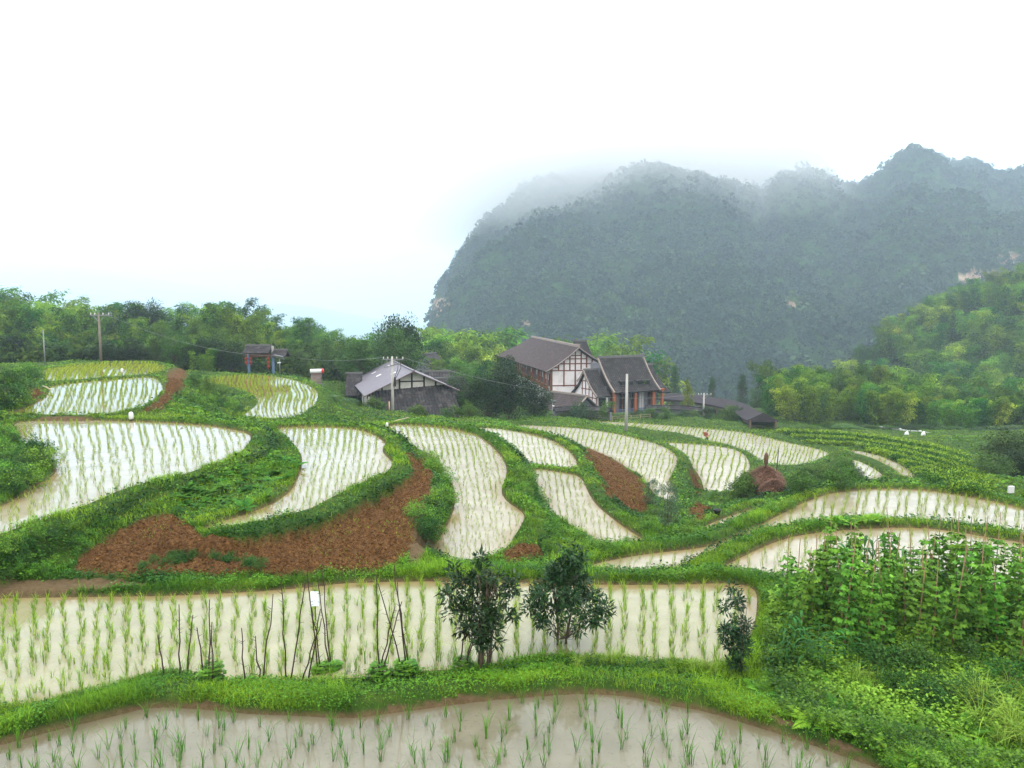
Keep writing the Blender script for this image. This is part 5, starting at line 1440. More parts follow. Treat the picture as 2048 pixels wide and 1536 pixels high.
# ---- the porch inn in front
Y2 = 135.0
p = at(1199, 717, Y2); g2 = CAMZ - 19.4
I3 = house('porch_inn', (p.x, p.y, g2), math.radians(27), 'dark tiled inn with steep curved roof, two roof openings and orange porch columns', 'building')
z3 = p.z - g2; W3 = 9.4; run = 5.3; dr = 5.75
def wing(x0, x1, zr, run, drop, cols, taper=0, x1e=None, x0e=None):
    x1e = x1 if x1e is None else x1e; x0e = x0 if x0e is None else x0e
    mb = MB()
    roof_slope(mb, (x0e, -run, zr - drop), (x1e, -run, zr - drop), (x1, 0, zr), (x0, 0, zr), cols, 14, .55, .13, .2, .03)
    roof_slope(mb, (x1e, run, zr - drop), (x0e, run, zr - drop), (x0, 0, zr), (x1, 0, zr), cols, 8, .55, .08, .2, .03)
    return mb
rf = wing(-.15, W3, z3, run, dr, 24, x1e=W3 + .2, x0e=-.3).build('roof', TILE, I3)
mb = MB(); mb.bar((-.3, 0, z3 + .22), (W3 + .3, 0, z3 + .22), .4, .4); mb.bar((-.5, 0, z3 + .5), (.6, 0, z3 + .4), .3, .2); mb.bar((W3 - .6, 0, z3 + .4), (W3 + .6, 0, z3 + .55), .3, .2); mb.build('ridge', RIDGE, rf)
mb = MB()
for xx in (-.34, W3 + .26):
    pts = [Vector((xx, -run * (1 - t) - .02, z3 - dr * (1 - t) - .55 * math.sin(t * PI) + .08)) for t in np.linspace(0, 1, 11)]
    for a, b_ in zip(pts[:-1], pts[1:]): mb.bar(a, b_, .22, .3)
mb.build('verge', EDGE, rf)
# roof openings with planters
def rz_at(t): return z3 - dr * t - .55 * math.sin(t * PI)
for x in (1.9, 5.6):
    t0, t1 = .60, .80
    mb = MB()
    y0, y1 = -run * t1, -run * t0
    mb.box(x - .05, x + 2.55, y0 + .1, y1 + .35, rz_at(t1) + .02, rz_at(t0) - .02)
    op = mb.build('roof_opening', GLASS, rf)
    mb = MB(); mb.box(x - .2, x + 2.7, y0 - .18, y0 + .1, rz_at(t1) - .1, rz_at(t1) + .32); mb.build('parapet', TILE, op)
    mb = MB(); mb.box(x - .2, x + 2.75, y0 + .1, y1 + .55, rz_at(t0) - .03, rz_at(t0) + .16); mb.build('lintel', TILE, op)
    bm_ = link('planter_shrub', BUSH[1][0], op); bm_.location = (x + 1.5, y0 + .25, rz_at(t1) + .15); bm_.scale = (.5, .35, .5)
# lower left wing, with a timber gable
zw = z3 - 2.05
rf2 = wing(-3.3, -.35, zw, 4.4, 4.35, 8).build('side_roof', TILE, I3)
mb = MB(); mb.bar((-3.4, 0, zw + .18), (-.35, 0, zw + .18), .35, .32); mb.build('ridge', RIDGE, rf2)
mb = MB()
pts = [Vector((-3.42, -4.4 * (1 - t), zw - 4.35 * (1 - t) - .5 * math.sin(t * PI) + .02)) for t in np.linspace(0, 1, 9)]
pts += [Vector((-3.42, 2.2 * t, zw - 2.1 * t - .35 * math.sin(t * PI) + .02)) for t in np.linspace(0, 1, 5)]
for a, b_ in zip(pts[:-1], pts[1:]): mb.bar(a, b_, .12, .35)
mb.build('bargeboard', EDGE, rf2)
mb = MB()
gpoly = [(-3.6, 0), (3.6, 0), (3.6, zw - 3.9), (1.8, zw - 2.2), (0, zw - .4), (-1.6, zw - 2.3), (-2.6, zw - 3.2), (-3.6, zw - 4.0)]
mb.add([(-2.85, y, z) for y, z in gpoly] + [(-2.6, y, z) for y, z in gpoly], [tuple(range(7, -1, -1)), tuple(range(8, 16))] + [(i, (i + 1) % 8, (i + 1) % 8 + 8, i + 8) for i in range(8)])
mb.box(-2.85, -.5, -3.6, -3.35, 0, zw - 3.9)
mb.build('gable_wall', PLAST, I3)
mb = MB()
for y in (-3.5, -2.2, -1.1, 0, 1.1): mb.box(-2.93, -2.85, y - .08, y + .08, 1.2, zw - .5 - abs(y) * 1.05)
for z, a, b_ in ((zw - 1.9, -1.2, .9), (zw - 3.3, -2.6, 1.5), (zw - 4.7, -3.6, 3.6)): mb.box(-2.91, -2.85, a, b_, z - .08, z + .08)
mb.build('timber_frame', TIMB, I3)
# lower right wing
rf3 = wing(W3 + .3, W3 + 2.3, z3 - 1.6, 5.0, 4.6, 6, x1e=W3 + 2.9).build('side_roof', TILE, I3)
mb = MB(); mb.bar((W3 + .3, 0, z3 - 1.6 + .18), (W3 + 2.5, 0, z3 - 1.6 + .18), .35, .32); mb.build('ridge', RIDGE, rf3)
# main body
zp = z3 - dr + .3      # underside of eave
mb = MB(); mb.box(-.3, W3 + 1.6, -2.6, 4.4, 0, zp + .6); mb.box(-.3, -.1, -.5, 2.5, zp, z3 - .8); mb.build('wall', GREYW, I3)
mb = MB(); mb.add([(-.12, -4.2, zp - .1), (-.12, 4.2, zp - .1), (-.12, 0, z3 - .4)], [(0, 2, 1)]); mb.build('gable', DTIM, I3)
for x in (.1, 4.6, 8.6, 10.6):
    mb = MB(); mb.box(x - .22, x + .22, -4.9, -4.46, 0, zp - .05); mb.build('porch_column', ORAN, I3)
mb = MB(); mb.box(-.3, 10.9, -4.95, -4.45, zp - .28, zp - .02); mb.build('porch_beam', ORAN, I3)
mb = MB(); mb.box(-.5, 11, -5.0, -2.6, .1, 1.0); mb.build('porch_base', STONE, I3)
RAILM = solid('blue_grey_rail', (.10, .12, .18), rough=.7, noise=.2, scale=3)
mb = MB()
for x0, x1 in ((.35, 4.35), (4.85, 8.35)):
    mb.box(x0, x1, -4.75, -4.65, 1.85, 1.95); mb.box(x0, x1, -4.75, -4.65, 1.05, 1.15)
    x = x0
    while x < x1: mb.box(x, x + .08, -4.73, -4.67, 1.1, 1.9); x += .2
mb.build('railing', RAILM, I3)
for x, w_, mt in ((.6, 1.2, GLASS), (2.6, 1.3, GLASS), (5.2, 1.3, GLASS), (7.0, .9, CURT), (8.9, 1.0, GLASS)):
    mb = MB(); mb.box(x, x + w_, -2.68, -2.6, 1.1, zp - .4); wn = mb.build('window', mt, I3)
    mb = MB()
    for a in (x - .1, x + w_ / 2 - .04, x + w_): mb.box(a, a + .1, -2.74, -2.68, 1.1, zp - .35)
    mb.build('frame', STONE if mt is CURT else TIMB, wn)
mb = MB(); mb.box(-2.5, -1.0, -3.66, -3.6, 1.0, zp - .9); mb.build('window', GLASS, I3)
mb = MB(); mb.box(-.95, -.55, -3.66, -3.6, .3, zp - .6); mb.build('white_panel', PLAST, I3)

# ---- small grey gabled outhouse at the foot of the gable wall
p = at(1168, 792, 128)
z0 = CAMZ - 19
I4 = house('outhouse', (p.x, p.y, z0), math.radians(38), 'small outhouse with brownish tiled gable roof and grey walls below the white gable', 'house')
h4 = p.z - z0
mb = MB()
roof_slope(mb, (-3.6, 8.5, h4 - 2.7), (-3.6, -.7, h4 - 2.7), (0, -.7, h4), (0, 8.5, h4), 30, 10, .15, .06, .12, .03)
roof_slope(mb, (3.2, -.7, h4 - 2.4), (3.2, 8.5, h4 - 2.4), (0, 8.5, h4), (0, -.7, h4), 30, 8, .15, .06, .12, .03)
r = mb.build('roof', TILEB, I4)
mb = MB(); mb.bar((0, -.8, h4 + .12), (0, 8.6, h4 + .12), .3, .3); mb.build('ridge', EDGE, r)
mb = MB()
for a in ((-3.65, h4 - 2.75), (3.25, h4 - 2.45)): mb.bar((a[0], -.75, a[1] + .02), (0, -.75, h4), .1, .28, up=(0, 1, 0))
mb.build('bargeboard', EDGE, I4)
mb = MB(); mb.prism([(-2.9, 0), (2.7, 0), (2.7, h4 - 2.2), (0, h4 - .2), (-2.9, h4 - 2.3)], 0, 8.2); mb.build('wall', GREYW, I4)

# ---- garden wall with tile coping
def coping_wall(pts, hgt, label):
    root = empty('garden_wall', pts[0], 0, label, 'wall'); o = Vector(pts[0])
    w_ = MB(); c = MB()
    for a, b_ in zip(pts[:-1], pts[1:]):
        a = Vector(a) - o; b_ = Vector(b_) - o
        w_.bar(a + Vector((0, 0, hgt / 2 - .4)), b_ + Vector((0, 0, hgt / 2 - .4)), .3, hgt + .8)
        d = (b_ - a).normalized(); n = Vector((-d.y, d.x, 0))
        top = Vector((0, 0, hgt + .55)); ev = Vector((0, 0, hgt))
        k = max(3, int((b_ - a).length / .35))
        roof_slope(c, a + ev - n * .65 * -1 * -1, b_ + ev - n * .65, b_ + top, a + top, k, 2, 0, .05, .08, .02)
        roof_slope(c, b_ + ev + n * .65, a + ev + n * .65, a + top, b_ + top, k, 2, 0, .05, .08, .02)
        c.bar(a + top + Vector((0, 0, .08)), b_ + top + Vector((0, 0, .08)), .2, .16)
    w_.build('wall_face', GREYW, root); c.build('coping', TILED, root)
def onground(px, Y, dz=0):
    x = float(at(px, 700, Y).x); return (x, Y, gz(x, Y) + dz)
coping_wall([tuple(at(1108, 836, 121)), tuple(at(1140, 833, 122)), tuple(at(1196, 834, 121)), tuple(at(1222, 838, 118))], 1.1, 'low tile capped garden wall below the small outhouse')
coping_wall([tuple(at(1290, 832, 127)), tuple(at(1330, 832, 127)), tuple(at(1372, 833, 126)), tuple(at(1410, 838, 123))], 1.2, 'low tile capped garden wall right of the porch inn')

# ---- curved covered walkway
cw = [(1335, 797, 158), (1362, 798, 154), (1395, 802, 148), (1430, 807, 141), (1462, 813, 134), (1488, 821, 127), (1505, 831, 120), (1516, 838, 114), (1526, 841, 109)]
P_ = [at(*q) for q in cw]
n_ = 26
def cr(P_, t):
    k = min(int(t * (len(P_) - 1)), len(P_) - 2); u = t * (len(P_) - 1) - k
    a, b_, c, d = P_[max(k - 1, 0)], P_[k], P_[k + 1], P_[min(k + 2, len(P_) - 1)]
    return .5 * ((2 * b_) + (c - a) * u + (2 * a - 5 * b_ + 4 * c - d) * u * u + (3 * b_ - a - 3 * c + d) * u ** 3)
cen = [cr(P_, i / n_) for i in range(n_ + 1)]
WK = empty('covered_walkway', cen[0], 0, 'long curved covered walkway with smooth dark roof on timber posts', 'walkway')
o = Vector(cen[0])
rows_in = []; rows_out = []; und = []
ss = []
for i, c in enumerate(cen):
    d = (cen[min(i + 1, n_)] - cen[max(i - 1, 0)]); d.z = 0; d.normalize(); nrm = Vector((-d.y, d.x, 0))
    if nrm.x > 0: nrm = -nrm
    ss.append((c - o, nrm))
mb = MB()
mb.grid([[p + q * 2.2, p + Vector((0, 0, 1.15)) - q * 0, p - q * 2.2] for p, q in ss], False)
mb.grid([[p - q * 2.2 - Vector((0, 0, .2)), p + Vector((0, 0, .92)), p + q * 2.2 - Vector((0, 0, .2))] for p, q in ss], False)
mb.grid([[p + q * 2.2 - Vector((0, 0, .2)), p + q * 2.2] for p, q in ss], False)
mb.grid([[p - q * 2.2, p - q * 2.2 - Vector((0, 0, .2))] for p, q in ss], False)
p, q = ss[-1]; mb.add([p + q * 2.2, p + Vector((0, 0, 1.15)), p - q * 2.2, p - q * 2.2 - Vector((0, 0, .2)), p + q * 2.2 - Vector((0, 0, .2))], [(0, 1, 2, 3, 4)])
mb.build('roof', solid('walkway_felt', (.040, .034, .038), spec=.08, rough=.95, noise=.2, scale=1.5), WK)
OLDW = solid('old_timber', (.13, .09, .06), rough=.9, noise=.35, scale=4)
for i in range(0, n_ + 1, 2):
    p, q = ss[i]
    for s_ in (1.8, -1.8):
        w = p + q * s_; gzz = gz(w.x + o.x, w.y + o.y) - o.z - .3
        mb = MB(); mb.bar((w.x, w.y, gzz), (w.x, w.y, w.z), .22); mb.build('post', OLDW, WK)
mb = MB()
for s_ in (1.85, -1.85):
    for a, b_ in zip(ss[:-1], ss[1:]): mb.bar(a[0] + a[1] * s_ - Vector((0, 0, .35)), b_[0] + b_[1] * s_ - Vector((0, 0, .35)), .15, .25); mb.bar(a[0] + a[1] * s_ - Vector((0, 0, 2.4)), b_[0] + b_[1] * s_ - Vector((0, 0, 2.4)), .1, .12)
mb.build('rail', OLDW, WK)
mb = MB()
for a, b_ in zip(ss[:-1], ss[1:]): mb.bar(a[0] - Vector((0, 0, 3.3)), b_[0] - Vector((0, 0, 3.3)), 3.6, .25)
mb.build('deck', OLDW, WK)
p, q = ss[-2]; mb = MB(); mb.bar(p - Vector((0, 0, 2.0)) + q * 1.6, p - Vector((0, 0, 2.0)) - q * 1.6, .1, 2.4); mb.build('end_screen', OLDW, WK)
# ---------------------------------------------------------------- small things
WHITE = solid('white_plastic', (.62, .62, .60), rough=.5, noise=.06, scale=3)
RED = solid('red_paint', (.50, .035, .03), rough=.5, noise=.1)
STRAW = solid('old_straw', (.12, .065, .042), rough=1, noise=.5, scale=9, bump=.8, spec=.05)
IRON = solid('galvanised_iron', (.20, .20, .20), rough=.5, noise=.2, metallic=.5)
INS = solid('insulator', (.55, .53, .48), rough=.3, noise=.05)
CABLE = solid('cable', (.20, .22, .20), rough=.6, noise=.05)
def pole(px, pyt, pyb, Y, r, label, arms=0, mat=CONC, sink=.6, rz=0, group=None):
    t = at(px, pyt, Y); z = gz(t.x, Y); z = min(z, at(px, pyb, Y).z)
    root = empty('utility_pole', (t.x, Y, z), rz, label, 'utility pole', group); H_ = t.z - z
    mb = MB(); mb.tube([(0, 0, -sink), (0, 0, H_)], [r * 1.15, r * .75], 12); mb.build('pole_shaft', mat, root)
    if arms:
        mb = MB(); mb.box(-1.0, 1.25, -.06, .06, H_ - .38, H_ - .26)
        if arms > 1: mb.bar((-.85, -.1, H_ - 1.15), (.9, -.1, H_ - .75), .1)
        mb.bar((-.7, 0, H_ - .35), (0, 0, H_ - 1.1), .05); mb.bar((.7, 0, H_ - .35), (0, 0, H_ - 1.1), .05)
        mb.build('crossarm', IRON, root)
        for x in (-.9, -.45, .5, 1.15):
            mb = MB(); mb.lathe([(.03, H_ - .26), (.07, H_ - .2), (.05, H_ - .14), (.07, H_ - .08), (.02, H_ - .02)], 8, Matrix.Translation((x, 0, 0))); mb.build('insulator', INS, root)
    return root, t
pA, tA = pole(784, 713, 838, 80, .15, 'concrete utility pole with crossarms in front of the grey farmhouse', 2)
mb = MB(); H_ = tA.z - pA.location.z
mb.tube([(.9, -.1, H_ - .35), (.95, -.1, H_ - 1.2), (.5, -.1, H_ - 2.1), (.25, -.15, H_ - 2.6), (.22, -.15, H_ - 3.4)], .03, 5)
mb.tube([(.7, -.1, H_ - .35), (.6, -.1, H_ - 1.4), (.3, -.1, H_ - 2.2), (.1, -.15, H_ - 3.2)], .025, 5)
mb.lathe([(.10, H_ - 3.2), (.12, H_ - 2.9), (.12, H_ - 2.4), (.08, H_ - 2.2)], 8, Matrix.Translation((.3, -.15, 0)))
mb.build('hanging_cable', DTIM, pA)
pole(1254, 748, 868, 92, .19, 'plain thick concrete pole standing at the far paddy edge before the porch inn')
pC, tC = pole(1408, 786, 830, 122, .15, 'pale utility pole with wide crossarm near the curved walkway', 1)
pD, tD = pole(197, 625, 724, 86, .14, 'weathered wooden utility pole behind the upper left paddies', 1, mat=solid('weathered_pole', (.16, .13, .10), noise=.3))
pole(86, 660, 737, 84, .07, 'thin street lamp pole at the left edge of the bamboo wood', 0, mat=IRON)
def wire(a, b_, sag, label, r=.022):
    a = Vector(a); b_ = Vector(b_); mb = MB()
    pts = [a.lerp(b_, t) - a - Vector((0, 0, sag * 4 * t * (1 - t))) for t in np.linspace(0, 1, 28)]
    mb.tube(pts, r, 4); o = mb.build('wire', CABLE); o.location = a; tag(o, label, 'wire')
wire(tD + Vector((.6, 0, -.1)), at(560, 712, 98), 1.2, 'overhead wire sagging from the wooden pole towards the gate')
wire(at(600, 717, 98), tA + Vector((-.9, 0, -.1)), .3, 'overhead wire from beside the gate to the farmhouse pole')
wire(tA + Vector((1.1, 0, -.1)), tC + Vector((-.9, 0, -.1)), 2.2, 'overhead wire hanging from the farmhouse pole to the pole at the walkway')
# gate with lanterns
Yg = 98; p = at(545, 745, Yg); z0 = gz(p.x, Yg); z0 = min(z0, p.z)
G = empty('village_gate', (p.x, Yg, z0), math.radians(-6), 'village gate with dark tiled roof, blue grey pillars and red lanterns', 'gate')
BLU = solid('blue_grey_paint', (.12, .19, .32), rough=.6, noise=.2)
H1 = at(545, 705, Yg).z - z0
sc_ = Yg / F
for x in (-49 * sc_, 2 * sc_): 
    mb = MB(); mb.lathe([(.17, -.5), (.17, H1)], 12, Matrix.Translation((x, 0, 0))); mb.build('pillar', BLU, G)
mb = MB(); mb.box(2 * sc_ - .13, 2 * sc_ + .13, -.13, .13, H1, at(545, 692, Yg).z - z0); mb.build('finial', STONE, G)
mb = MB(); mb.box(-54 * sc_, 4 * sc_, -.12, .12, H1 - .6, H1 - .2); mb.build('lintel', TIMB, G)
mb = MB(); zr = at(520, 692, Yg).z - z0
roof_slope(mb, (-54 * sc_, -1.1, zr - .9), (0, -1.1, zr - .9), (0, 0, zr), (-54 * sc_, 0, zr), 14, 3, .05, .05, .1, .02)
roof_slope(mb, (0, 1.1, zr - .9), (-54 * sc_, 1.1, zr - .9), (-54 * sc_, 0, zr), (0, 0, zr), 14, 3, .05, .05, .1, .02)
zr2 = zr - .55
roof_slope(mb, (.2, -1.0, zr2 - .8), (33 * sc_, -1.0, zr2 - .8), (33 * sc_, 0, zr2), (.2, 0, zr2), 9, 3, .05, .05, .1, .02)
roof_slope(mb, (33 * sc_, 1.0, zr2 - .8), (.2, 1.0, zr2 - .8), (.2, 0, zr2), (33 * sc_, 0, zr2), 9, 3, .05, .05, .1, .02)
r = mb.build('roof', TILED, G)
mb = MB(); mb.bar((-54 * sc_, 0, zr + .1), (0, 0, zr + .1), .2, .2); mb.bar((.2, 0, zr2 + .1), (33 * sc_, 0, zr2 + .1), .2, .2); mb.build('ridge', RIDGE, r)
for x, n in ((-50 * sc_, 2), (-41 * sc_, 2), (-4 * sc_, 3)):
    for k in range(n): lantern(x - .1, -.35, H1 - .8 - k * .5, .22, G)
def solar_lamp(px, pyt, pyb, Y, label):
    t = at(px, pyt, Y); z = min(gz(t.x, Y), at(px, pyb, Y).z); H_ = t.z - z
    root = empty('solar_lamp', (t.x, Y, z), 0, label, 'street lamp')
    mb = MB(); mb.tube([(0, 0, -.3), (0, 0, H_)], .06, 8); mb.build('lamp_post', IRON, root)
    mb = MB(); M_ = Matrix.Translation((0, 0, H_ + .05)) @ Matrix.Rotation(math.radians(-32), 4, 'X') @ Matrix.Rotation(math.radians(12), 4, 'Y'); mb.box(-.55, .55, -.4, .4, -.03, .03, M_); mb.build('solar_panel', solid('panel_glass', (.30, .31, .34), rough=.2, noise=.1, spec=.6), root)
    mb = MB(); mb.tube([(0, 0, H_ - .7), (.1, -.4, H_ - .6)], .03, 6); mb.box(-.05, .25, -.8, -.35, H_ - .66, H_ - .56); mb.build('lamp_head', WHITE, root)
solar_lamp(1105, 803, 830, 116, 'solar street lamp with tilted panel left of the small outhouse')
solar_lamp(559, 715, 748, 94, 'solar street lamp with tilted panel beside the village gate')
# solar water heater on its dark frame
Yh = 84; p = at(634, 752, Yh); hz = gz(p.x, Yh)
W = empty('solar_water_heater', (p.x, Yh, min(hz, p.z - 1)), math.radians(18), 'solar water heater with white tank and red end cap above the ochre paddy', 'water heater')
dz = p.z - W.location.z
mb = MB(); M_ = Matrix.Translation((0, 0, dz + .55)) @ Matrix.Rotation(math.radians(90), 4, 'Y'); mb.lathe([(.05, -.75), (.24, -.74), (.25, -.6), (.25, .5)], 18, M_); mb.build('tank', WHITE, W)
mb = MB(); M_ = Matrix.Translation((0, 0, dz + .55)) @ Matrix.Rotation(math.radians(90), 4, 'Y'); mb.lathe([(.27, .5), (.28, .7), (.2, .76), (.02, .78)], 18, M_); mb.build('end_cap', RED, W)
mb = MB()
for k in range(11): mb.tube([(-.6 + k * .105, -.1, dz + .4), (-.75 + k * .105, -1.3, dz - .75)], .035, 6)
mb.build('vacuum_tubes', solid('tube_glass', (.16, .10, .09), rough=.3, noise=.2, spec=.5), W)
mb = MB(); mb.bar((.55, .3, -.2), (.55, .1, dz + .4), .06); mb.bar((-.6, .3, -.2), (-.6, .1, dz + .4), .06); mb.bar((.55, -1.3, -.3), (.55, -1.3, dz - .7), .06); mb.bar((-.7, -1.3, -.3), (-.7, -1.3, dz - .7), .06); mb.bar((-.75, -1.3, dz - .75), (.45, -1.3, dz - .75), .06); mb.build('frame', IRON, W)
# white trap lamps on sticks
def trap(px, py, hpx, wpx, label, boxy=False, guess=None):
    x, y, z = gp(px, py + hpx * .75) if guess is None else guess
    s = y / F; h = hpx * s; r = wpx / 2 * s; c = at(px, py, y)
    root = empty('insect_trap', (c.x, y, z), random.uniform(-.3, .3), label, 'insect trap')
    mb = MB(); mb.tube([(0, 0, -.2), (0, 0, c.z - z)], .02, 6); mb.build('stick', STK, root)
    mb = MB()
    if boxy: mb.box(-r, r, -r * .5, r * .5, c.z - z - h / 2, c.z - z + h / 2)
    else: mb.lathe([(r * .8, c.z - z - h / 2), (r, c.z - z - h * .35), (r, c.z - z + h * .25), (r * .75, c.z - z + h * .42), (r * .3, c.z - z + h * .5)], 14)
    mb.build('white_jar', WHITE, root)
trap(262, 831, 15, 9, 'white jar on a stick on the bank between the upper and big left paddies')
trap(244, 741, 8, 5, 'small white jar on a stick standing in the topmost left paddy', guess=(*[float(v) for v in onh(244, 757, 6.05)], CAMZ - 6.05))
trap(774, 849, 8, 5, 'white jar on a stick below the farmhouse pole')
trap(2022, 979, 14, 11, 'white jar on a stick on the bank at the right edge', True)
# white sheet trap in the cream paddy
x, y = onh(631, 1240, 7.15); c = at(631, 1197, float(y))
S = empty('paper_trap', (float(x), float(y), CAMZ - 7.15), 0, 'pale blue white paper sheet hanging on a stick in the cream paddy', 'insect trap')
mb = MB(); mb.tube([(0, 0, -.2), (0, .02, c.z - CAMZ + 7.15 + .2)], .012, 6); mb.build('stick', STK, S)
mb = MB(); zc = c.z - CAMZ + 7.15; mb.box(-.09, .09, -.03, -.015, zc - .17, zc + .17); mb.build('paper', solid('white_paper', (.75, .82, .88), noise=.03, scale=2), S)
# satellite dish
Yd = 108; c = at(1026, 837, Yd); z = gz(c.x, Yd); z = min(z, c.z - .3)
D = empty('satellite_dish', (c.x, Yd, z), 0, 'small white satellite dish beside the dark garden bush', 'satellite dish')
mb = MB(); M_ = Matrix.Translation((0, 0, c.z - z)) @ Matrix.Rotation(math.radians(60), 4, 'X') @ Matrix.Rotation(math.radians(15), 4, 'Y')
mb.lathe([(.0, -.02), (.2, 0), (.36, .07), (.46, .15), (.44, .16), (.2, .03), (.0, .01)], 20, M_); mb.build('dish', WHITE, D)
mb = MB(); mb.tube([(0, 0, -.2), (0, .05, c.z - z)], .03, 6); mb.bar(M_ @ Vector((0, -.2, .02)), M_ @ Vector((0, 0, .45)), .025); mb.build('mount', IRON, D)
# haystacks
def haystack(px, pyt, pyb, wpx, Y, label, pole_px=None):
    x = float(at(px, pyb, Y).x); z = gz(x, Y); zt = at(px, pyt, Y).z; H_ = zt - z; R_ = wpx / 2 * Y / F
    root = empty('haystack', (x, Y, z), 0, label, 'haystack')
    rg = np.random.default_rng(int(px)); n = 28; prof = [(.72, -.1), (.86, .18), (1.0, .42), (.88, .62), (.6, .8), (.3, .93), (.1, 1.0)]
    mb = MB(); rows = []
    ts = np.linspace(0, 1, 16)
    for t in ts:
        r_ = np.interp(t, np.linspace(0, 1, 7), [p[0] for p in prof]); zz = np.interp(t, np.linspace(0, 1, 7), [p[1] for p in prof])
        rows.append([Vector((R_ * r_ * (1 + .22 * float(fbm(np.array([2 * math.cos(a) + px]), np.array([2 * math.sin(a) + zz * 4]), 3, 3)[0])) * math.cos(a), R_ * r_ * (1 + .12 * math.sin(3 * a + zz * 5)) * math.sin(a), zz * H_)) for a in np.linspace(0, 2 * PI, n + 1)])
    mb.grid(rows); mb.build('straw_heap', STRAW, root)
    nb = 5200; A = Acc(); a = rg.uniform(0, 2 * PI, nb); t = rg.random(nb)
    r_ = np.interp(t, np.linspace(0, 1, 7), [p[0] for p in prof]) * R_ * (1 + .12 * np.sin(3 * a)); zz = np.interp(t, np.linspace(0, 1, 7), [p[1] for p in prof]) * H_
    col = np.array((.12, .062, .038)) * rg.uniform(.5, 2.2, (nb, 1))
    A.add(*blades(np.stack([r_ * np.cos(a), r_ * np.sin(a), zz], 1), a + rg.normal(0, .6, nb), rg.uniform(.6, 2.4, nb), rg.uniform(.12, .34, nb), np.full(nb, .03), rg.uniform(.2, 1.0, nb), col))
    link('loose_straw', A.mesh('loose_straw', GRASS), root)
    return root, H_
hs_, Hh = haystack(1530, 935, 1000, 76, 52, 'tall brown haystack built round a post topped with a straw tuft')
mb = MB(); t = at(1533, 905, 52); b_ = hs_.location
mb.tube([(0, 0, Hh * .8), ((t.x - b_.x), 0, t.z - b_.z - .3)], [.10, .07], 7); mb.build('post', STRAW, hs_)
mb = MB(); mb.lathe([(.06, t.z - b_.z - .9), (.14, t.z - b_.z - .75), (.15, t.z - b_.z - .2), (.05, t.z - b_.z)], 9, Matrix.Translation((t.x - b_.x, 0, 0))); mb.build('straw_tuft', STRAW, hs_)
haystack(1549, 962, 1003, 50, 48, 'smaller brown haystack leaning against the tall one')
x, y, z = gp(1552, 958); t = at(1558, 894, y); mb = MB(); mb.tube([(0, 0, -.3), ((t.x - x) * .4, 0, (t.z - z) * .5), (t.x - x, 0, t.z - z)], [.05, .045, .03], 7); o = mb.build('bare_post', STK); o.location = (x, y, z); tag(o, 'bare dark post standing right of the haystacks', 'post')
# peeled pole beside the concrete pole; bamboo poles lying on the bank
p = at(779, 838, 79); t = at(779, 803, 79); z = gz(p.x, 79); mb = MB(); mb.tube([(0, 0, -.2), (0, 0, t.z - z)], .07, 8); o = mb.build('wooden_post', solid('peeled_wood', (.42, .27, .15), noise=.15)); o.location = (p.x, 79, z); tag(o, 'short peeled orange brown post left of the farmhouse utility pole', 'post')
def lying(a, b_, r, lab, cat='pole', name='bamboo_rod', lift=.15):
    A_ = Vector(gp(*a)) + Vector((0, 0, lift)); B_ = Vector(gp(*b_)) + Vector((0, 0, lift * 2)); mb = MB(); mb.tube([(0, 0, 0), (B_ - A_) * .5 + Vector((0, 0, .03)), B_ - A_], r, 7); o = mb.build(name, solid('dry_bamboo', (.32, .26, .15), noise=.2) if 'dry_bamboo' not in MATS else MATS['dry_bamboo']); o.location = A_; tag(o, lab, cat)
lying((773, 852), (817, 842), .05, 'dry bamboo rod lying on the bank below the farmhouse')
lying((86, 776), (102, 788), .05, 'pale bamboo rod poking out over the upper left paddy')
# rough rail fence left of the inns
FN = MATS['dry_bamboo']
def rail_fence(pts, hgt, label, name='rail_fence', mat=FN, step=1.6, rails=(.5, .95), r=.035):
    o = Vector(pts[0]); root = empty(name, o, 0, label, 'fence'); mr_ = MB(); mp = MB()
    for a, b_ in zip(pts[:-1], pts[1:]):
        a = Vector(a); b_ = Vector(b_); n = max(1, int((b_ - a).length / step))
        for k in range(n + 1):
            q = a.lerp(b_, k / n) - o; m_ = MB(); m_.tube([q - Vector((0, 0, .3)), q + Vector((random.uniform(-.04, .04), 0, hgt * random.uniform(.95, 1.15)))], r, 6); m_.build('post', mat, root)
        for h_ in rails: mr_.tube([a - o + Vector((0, 0, hgt * h_)), b_ - o + Vector((0, 0, hgt * h_ * 1.02))], r * .8, 6)
    mr_.build('rail', mat, root)
def g3(px, Y): x = float(at(px, 830, Y).x); return (x, Y, gz(x, Y))
rail_fence([g3(1042, 108), g3(1080, 108), g3(1118, 107)], .8, 'rough bamboo rail fence in front of the dark trees')
rail_fence([g3(1190, 119), g3(1225, 118), g3(1262, 118), g3(1300, 119)], .7, 'crooked stick fence below the porch inn')
